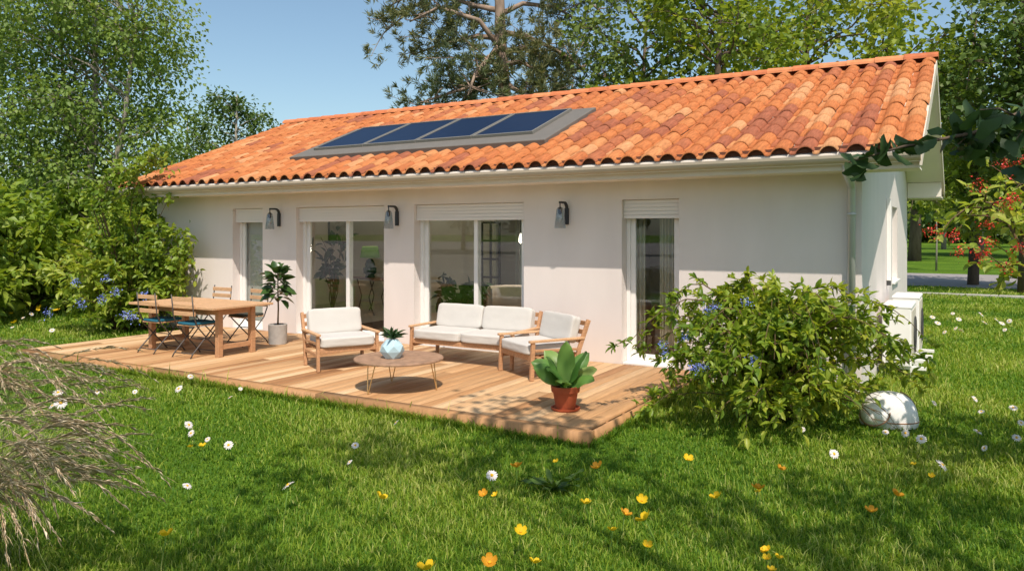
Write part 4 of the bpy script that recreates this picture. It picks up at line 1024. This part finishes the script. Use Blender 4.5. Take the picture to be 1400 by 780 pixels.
# trees on the near side of the lawn, over and behind the viewer: they throw the dappled shade
def over_tree(name, label, loc, trunk, clumps, n, s, seed, lm='ginkgoleaf'):
    return tree(name, label, loc, trunk, clumps, n, s, M[lm], M['bark'], seed, r0=.22, limb_r=.035, wid=.8, start=(.4, .98), twigs=8, shell=.35, droop=.2)
shade = over_tree('ginkgo_tree', 'ginkgo reaching a leafy branch in from the right above the gutter', (3.9, -8.6, GZ), [(0, 0, 0), (-.1, 0, 2), (-.4, .1, 4), (-.7, .2, 6.5), (-.8, .2, 8.5)],
    [(rnd.uniform(-5.0, 1.6), rnd.uniform(-2.6, 2.5), rnd.uniform(5.2, 7.2), rnd.uniform(.4, .8)) for k in range(36)], 3500, .13, 210)
for i, (X, Y, h, c_) in enumerate([(-24, -50, 11, 4.5), (-15, -54, 12, 5.), (-34, -52, 12, 5), (-44, -56, 12, 5), (-6, -52, 11, 4.5), (4, -55, 12, 5)]):
    tree('street_tree', 'green tree across the street mirrored faintly in the panes', (X, Y, GZ), [(0, 0, 0), (.1, 0, h*.25), (0, .2, h*.5), (.1, 0, h*.85)], ell_clumps(20, (0, 0, h*.55), (c_, c_, h*.38), 1.6, 240+i, inner=.2), 3500, .5, M['darkleaf'], M['bark'], 250+i, r0=.25, limb_r=.05, wid=.8, tint=.4, group='trees across the street')
# low ginkgo branch across the top right
def ginkgo_branch():
    rng = np.random.default_rng(5); L0 = np.array([3.9, -8.6, GZ]); tr = MB(); C = []; D_ = []
    main = [np.array([-.42, .1, 4.1]), np.array(at_depth(1620, 20, 3.3))-L0, np.array(at_depth(1440, 135, 3.2))-L0, np.array(at_depth(1330, 182, 3.15))-L0, np.array(at_depth(1235, 200, 3.1))-L0, np.array(at_depth(1160, 222, 3.1))-L0]
    tr.tube(main, [.03, .02, .011, .008, .005, .003], 7)
    side = [(1430, 140, 1390, 190), (1390, 160, 1340, 150), (1350, 178, 1300, 205), (1380, 168, 1330, 215), (1420, 145, 1400, 225)]
    segs = [(main[i], main[i+1]) for i in (2, 3, 4)]
    for a, b, c, e in side:
        p, q = np.array(at_depth(a, b, 3.2))-L0, np.array(at_depth(c, e, 3.15+.15*rng.normal()))-L0; tr.tube([p, (p+q)/2+np.array([0, 0, .02]), q], [.006, .004, .002], 5); segs.append((p, q))
    V = []; F = []; A = []
    for a, b in segs:
        for k in range(17 if b[2] > 0 else 0):
            t = rng.random(); p = a+(b-a)*t+rng.normal(size=3)*.022; d = unit(np.array([rng.normal()*.7, rng.normal()*.7, -.75+rng.normal()*.5])); sdv = unit(np.cross(d, rng.normal(size=3))); s = .062*(.7+.5*rng.random())
            o = len(V); nn = np.cross(sdv, d); V.append(p); m_ = 7
            for j in range(m_+1):
                an = (j/m_-.5)*2.3; rr = s*(1 if j not in (3, 4) else .86)*(.93+.1*rng.random()); V.append(p+(d*math.cos(an)+sdv*math.sin(an))*rr+nn*s*.18*abs(an)+nn*.05*s*(j % 2))
            for j in range(m_): F.append((o, o+1+j, o+2+j))
            A += [rng.random()]*(m_+2)
    b = tr.build('low_branch', M['bark'], shade, smooth=True); np_mesh('fan_leaves', V, [np.array(F)], M['ginkgoleaf'], A, b)
ginkgo_branch()

# ------------------------------------------------------------------ red berry shrub at the right edge
bs = at_depth(1490, 480, 5.6); bl3 = (bs[0], bs[1], GZ)
arching_shrub('berry_shrub', 'light green shrub with red berry clusters at the right edge', bl3, 26, .95, 2.4, 1900, .08, M['berryleaf'], 24, kmin=.42, kmax=.62, hmin=.66, tmin=.56, rmin=.25, wid=.6,
              flowers=10, fm=M['berry'], fs=.028, fname='berry_cluster',
              fpos=local(bl3, [(1372, 230, 5.3), (1386, 240, 5.3), (1338, 258, 5.4), (1305, 328, 5.4), (1276, 322, 5.5), (1312, 350, 5.4), (1345, 352, 5.3), (1350, 338, 5.3), (1385, 278, 5.2), (1370, 285, 5.3), (1352, 312, 5.3), (1392, 222, 5.3), (1340, 356, 5.2), (1394, 345, 5.2), (1376, 372, 5.2)]))

# ------------------------------------------------------------------ fountain grass in the left foreground
def fountain_grass(label, loc, n, seed, h, reach, az=(0, 360)):
    rng = np.random.default_rng(seed); root = thing('fountain_grass', label, 'ornamental grass', loc); V = []; F = []; A = []; C = []; D_ = []
    G_V = []; G_F = []; G_A = []
    for s in range(n):
        a = R(az[0]+(az[1]-az[0])*rng.random()); hh = h*(.55+.5*rng.random()); rr = reach*(.35+.7*rng.random()); k = .55+.3*rng.random(); b = np.array([rng.normal()*.13, rng.normal()*.13, 0]); m_ = 14; P = []
        for i in range(m_+1): t = i/m_; P.append(b+np.array([math.cos(a)*rr*t**1.5, math.sin(a)*rr*t**1.5, max(.03, hh*math.sin(math.pi*k*t)/1.0)]))
        P = np.array(P); sdv = np.array([-math.sin(a), math.cos(a), 0.]); plume = rng.random() < .42
        VV, FF, AA = (V, F, A) if plume else (G_V, G_F, G_A); w0 = .0011 if plume else .0024; o = len(VV); rv = rng.random()
        for i, p in enumerate(P): ww = w0*(1-.85*(i/m_)**2); up = np.array([0, 0, ww*.8]); VV += [p-sdv*ww, p+sdv*ww, p+up]; AA += [rv]*3
        for i in range(m_):
            for j in range(3): FF.append((o+i*3+j, o+i*3+(j+1) % 3, o+i*3+3+(j+1) % 3, o+i*3+3+j))
        if plume:
            nh = 60; t = .58+.42*(.5*rng.random(nh)+.5*rng.random(nh)); i = np.minimum(m_-1, (t*m_).astype(int)); p = P[i]+(P[i+1]-P[i])*(t*m_-i)[:, None]; d = unit(P[i+1]-P[i]); C.append(p); D_.append(unit(d*1.0+rng.normal(size=(nh, 3))*.15))
    np_mesh('stalks', V, [np.array(F)], M['plume'], A, root); np_mesh('blades', G_V, [np.array(G_F)], M['reed'], G_A, root)
    C = np.concatenate(C); leaf_obj('plumes', C, np.concatenate(D_), .065*(.6+.7*rng.random(len(C))), M['plume'], root, None, rng, wid=.022, droop=.08)
g = on_ground(-75, 660); fountain_grass('feathery fountain grass clump in the left foreground', (g[0], g[1], GZ), 380, 31, 1.0, 1.32, (-150, 60))
g = on_ground(-70, 790); fountain_grass('drooping fountain grass at the bottom left corner', (g[0], g[1], GZ), 400, 32, .78, 1.0, (-130, 90))

# ------------------------------------------------------------------ weed rosette
g = on_ground(757, 672); wr = thing('weed_rosette', 'flat leafy weed with long leaves in the middle of the lawn', 'weed', (g[0], g[1], GZ))
m = MB(); at = []
for i in range(15):
    k = len(m.v); broad_leaf(m, (0, 0, .02), R(i*137.5), R(rnd.uniform(18, 50)), rnd.uniform(.18, .30), rnd.uniform(.035, .055), rnd.uniform(.5, 1.0)); at += [rnd.random()]*(len(m.v)-k)
o = m.build('rosette', M['weedleaf'], wr, smooth=True); q = o.data.attributes.new('rnd', 'FLOAT', 'POINT'); q.data.foreach_set('value', at)

# ------------------------------------------------------------------ flowers in the lawn
def nod(m, z, deg):      # the flower head nods towards local -Y
    c, s_ = math.cos(R(deg)), math.sin(R(deg)); m.v = [(x, y*c-(q-z)*s_, z+y*s_+(q-z)*c) for x, y, q in m.v]
def daisy_proto():
    p = thing('daisy', None, 'daisy'); m = MB(); m.tube([(.01, .01, 0), (.004, .0, .08), (0, 0, .175)], .0028, 5); m.build('stem', M['greenstem'], p, smooth=True)
    m = MB()
    for lay, (n, r, z) in enumerate(((15, .044, .182), (13, .040, .186))):
        for i in range(n):
            a = 2*math.pi*(i+.5*lay)/n+rnd.gauss(0, .06); c, s = math.cos(a), math.sin(a); rr = r*(.9+.2*rnd.random()); wv = .0058; dz = rnd.gauss(0, .002); o = len(m.v)
            for t, ww, zz in ((.006, .3, 0), (rr*.6, 1., .003), (rr*.92, .8, .001), (rr, .3, -.001)):
                for q in (-1, 1): m.v.append((c*t-s*ww*wv*q, s*t+c*ww*wv*q, z+zz+dz))
            for j in range(3): m.f.append((o+2*j, o+2*j+1, o+2*j+3, o+2*j+2)); m.mi.append(0)
    nod(m, .18, 40); m.build('petals', M['petal'], p)
    m = MB(); m.lathe([(0, .180), (.011, .181), (.0135, .187), (.010, .193), (0, .196)], n=12); nod(m, .18, 40); m.build('disc', M['disc'], p, smooth=True); return p
def butter_proto(mk):
    p = thing('buttercup', None, 'buttercup'); m = MB(); m.tube([(.012, .0, 0), (-.004, .004, .1), (0, 0, .20)], .0024, 5); m.tube([(-.003, .003, .11), (.02, .01, .16), (.024, .012, .175)], .0018, 4); m.build('stem', M['greenstem'], p, smooth=True)
    m = MB()
    for i in range(5):
        a = 2*math.pi*i/5; c, s = math.cos(a), math.sin(a); o = len(m.v)
        for t, ww, z in ((.004, .25, .20), (.016, .8, .204), (.030, 1.15, .214), (.040, .95, .224), (.044, .4, .230)):
            for q in (-1, 0, 1): m.v.append((c*t-s*ww*.017*q, s*t+c*ww*.017*q, z+abs(q)*.003))
        for j in range(4):
            for k in range(2): m.f.append((o+3*j+k, o+3*j+k+1, o+3*j+k+4, o+3*j+k+3)); m.mi.append(0)
    nod(m, .2, 16); m.build('petals', M[mk], p); m = MB(); m.lathe([(0, .203), (.008, .204), (.010, .211), (0, .215)], n=10); nod(m, .2, 16); m.build('centre', M['disc'], p, smooth=True); return p
def plant_flowers(proto, spots, head, diam, spin=1.5):
    """spots: (photo x, y, width px, label, tilt)"""
    first = True; rr = random.Random(9)
    for x, y, wpx, lab, grp in spots:
        d = (1.71-(GZ+head))*_f/(y-_hor); s = wpx*d/_f/diam; s = min(max(s, .55), 1.5)
        d = (1.71-(GZ+head*s))*_f/(y-_hor); X, Y = _toh(((x-700)/_f*d, d))
        o = proto if first else copy_tree(proto); first = False
        tl = rr.uniform(-.3, .3)
        o.location = (X, Y, GZ); o.scale = (s, s, s); o.rotation_euler = (tl, rr.uniform(-.25, .25), YAW+rr.uniform(-spin, spin))
        tag(o, lab, None, grp)
DG = 'daisies in the lawn'; YG = 'buttercups in the lawn'; OG = 'orange buttercups in the lawn'
def Z(lab, lst, grp): return [(x, y, w_, lab, grp) for x, y, w_ in lst]
ds = []
ds += Z('white daisy on the lawn between the fountain grass and the deck edge', [(138.6, 513, 9), (139, 533.7, 9), (188.7, 533.7, 8), (250.5, 530.6, 13), (260, 514, 9), (311.5, 543, 9), (326, 531, 7)], DG)
ds += Z('white daisy among the feathery plumes of the fountain grass', [(83.7, 549, 18), (82.8, 536.7, 15), (99, 574, 10), (70, 555, 12)], DG)
ds += Z('white daisy in the small patch left of centre on the open lawn', [(257, 578.6, 14), (269, 590, 12), (287.6, 600, 10), (318, 604.7, 14), (259.3, 664.4, 15)], DG)
ds += Z('large white daisy standing alone left of centre in the foreground lawn', [(387.8, 665.3, 21)], DG)
ds += Z('white daisy on the lawn near the front edge of the deck by the coffee table', [(543, 578, 11), (481.5, 607.7, 12), (477, 631, 9)], DG)
ds += Z('white daisy beside the orange buttercups in the middle of the lawn', [(677, 648, 18)], DG)
ds += Z('white daisy at the foot of the large flowering shrub', [(1141, 616, 15), (1100.5, 587, 11)], DG)
ds += Z('white daisy in front of the robot mower', [(1238, 588, 13), (1254, 597, 15), (1215, 590, 10)], DG)
ds += Z('large white daisy standing alone in the lower right lawn', [(1282.5, 635, 19)], DG)
ds += Z('white daisy on the sunny lawn at the right edge', [(1343.6, 589.5, 14), (1389.8, 597.8, 13), (1351, 611, 11), (1396, 576.5, 10), (1386, 557.7, 12), (1337.5, 562, 10), (1329.6, 543, 11), (1274, 550, 9)], DG)
ds += Z('small white daisy on the far lawn beyond the heat pumps', [(1273.5, 433.4, 8), (1278, 441, 9), (1307.7, 436, 8), (1339, 429, 9), (1346.6, 440, 9), (1319, 451.6, 9), (1310, 448.7, 7), (1373, 442, 9), (1383.5, 438, 8), (1294, 454, 7), (1373, 450.5, 7), (1362, 437, 7), (1300, 428, 6)], DG)
ds += Z('small white daisy on the lawn below the left shrubs', [(40, 429, 7), (53, 439, 7), (74, 451, 8), (28, 434, 6), (16, 447, 6)], DG)
plant_flowers(daisy_proto(), ds, .18, .096)
ys = []
ys += Z('yellow buttercup on the lawn below the left shrubs', [(33, 418.6, 7), (60, 419, 7), (85, 421, 8), (22.6, 440, 8), (50, 424, 6), (12, 428, 6), (70, 424, 6)], YG)
ys += Z('yellow buttercup beside the fountain grass', [(57, 565.5, 10)], YG)
ys += Z('yellow buttercup by the small daisy patch left of centre', [(282.4, 608.6, 11), (259.7, 611, 8)], YG)
ys += Z('large yellow buttercup alone in the lower left lawn', [(218, 732.8, 21)], YG)
ys += Z('yellow buttercup in the shaded middle of the foreground lawn', [(510.8, 679, 19), (684.6, 675, 9), (764.6, 630.8, 9), (712, 719, 18), (806.5, 684.5, 16), (719.4, 766, 18), (832, 725, 15), (878.5, 743, 15)], YG)
ys += Z('large yellow buttercup cut by the bottom edge', [(585.5, 774, 27)], YG)
ys += Z('bright yellow buttercup in front of the large flowering shrub', [(943, 625.4, 15), (879.4, 677, 16), (985, 680.6, 18), (903.4, 705.5, 24)], YG)
ys += Z('yellow buttercup in the tight bunch at the bottom right', [(1048, 749, 13), (1056, 752, 14), (1061.5, 762, 14), (1057, 775, 14), (1050, 762, 11)], YG)
ys += Z('yellow buttercup in the lower right lawn near the lone daisy', [(1041, 673, 10), (1275.6, 649, 8), (1247, 635, 9)], YG)
plant_flowers(butter_proto('yellow'), ys, .205, .088, 3.1)
os_ = []
os_ += Z('orange buttercup in the middle of the foreground lawn', [(704.6, 637.5, 17), (668.6, 670.8, 14), (675.4, 759, 22), (826, 638, 17), (850, 701, 17)], OG)
os_ += Z('orange buttercup in front of the large flowering shrub at right', [(1026.4, 665, 18), (1063, 641, 14)], OG)
os_ += Z('orange buttercup in the shade of the lower right lawn', [(1217.6, 674, 18), (1201, 697, 17)], OG)
plant_flowers(butter_proto('orange'), os_, .205, .088, 3.1)

# ------------------------------------------------------------------ lawn grass: one mass of blades, thinning with distance
def lawn_grass():
    rng = np.random.default_rng(77); N = 1200000
    u = rng.random(N); d = (1.0+u*(math.sqrt(38)-1.0))**2 - .2; a = (rng.random(N)-.5)*1.75
    X = CAM[0]+d*np.sin(a-YAW); Y = CAM[1]+d*np.cos(a-YAW)
    def out(x0, x1, y0, y1): return ~((X > x0) & (X < x1) & (Y > y0) & (Y < y1))
    ok = out(DX0-.0, DX1+.0, DY0+.0, .1) & out(LX, 0.02, 0, 7.3) & out(-60, 80, 20.2, 31.1) & out(-160, 120, -120, -12.4) & out(-40, 60, 16.28, 16.52)
    X, Y, d = X[ok], Y[ok], d[ok]
    q = rng.random(9000); e1x = DX0+(DX1-DX0)*q; e1y = DY0-.005-.05*rng.random(9000)**1.5; q2 = rng.random(3500); e2x = DX1+.005+.05*rng.random(3500); e2y = DY0+3.4*q2
    nf = len(X); X = np.concatenate([X, e1x, e2x]); Y = np.concatenate([Y, e1y, e2y]); d = np.hypot(X-CAM[0], Y-CAM[1]); n = len(X)
    ph = np.sin(X*1.7+np.sin(Y*1.3)*1.5)+np.sin(Y*2.1+X*.6); tall = 1+.22*ph+.25*rng.normal(size=n)
    h = (.034+.020*rng.random(n))*np.clip(tall, .45, 2.)*np.clip(.85+d*.02, .85, 1.35); far = rng.random(n) < .012; h[far] *= 1.9; h[nf:] *= 1.9
    wv = (.0014+.00042*d)*(.6+.7*rng.random(n)); az = rng.random(n)*6.283+.0
    lean = h*(.25+.75*rng.random(n)); la = az+rng.normal(size=n)*.5
    Lx, Ly = np.cos(la)*lean, np.sin(la)*lean; sx, sy = -np.sin(az)*wv, np.cos(az)*wv
    z0 = np.full(n, GZ-.004); B = np.stack([X, Y, z0], 1)
    s = np.stack([sx, sy, np.zeros(n)], 1); mid = np.stack([X+Lx*.35, Y+Ly*.35, z0+h*.62], 1); tip = np.stack([X+Lx, Y+Ly, z0+h*(1.02-.3*rng.random(n))], 1)
    V = np.stack([B-s, B+s, mid+s*.75, mid-s*.75, tip], 1).reshape(-1, 3); o = np.arange(n)[:, None]*5
    rv = np.clip(np.where(rng.random(n) < .1, .3, 0)+.33+.15*ph+.27*rng.normal(size=n), 0, 1); rv[far] = np.clip(rv[far]+.4, 0, 1)
    g = np_mesh('lawn_grass', V, [o+np.array([[0, 1, 2, 3]]), o+np.array([[3, 2, 4]])], M['grassblade'], np.repeat(rv, 5))
    tag(g, 'fine green lawn grass around the deck and house', 'grass', kind='stuff')
lawn_grass()
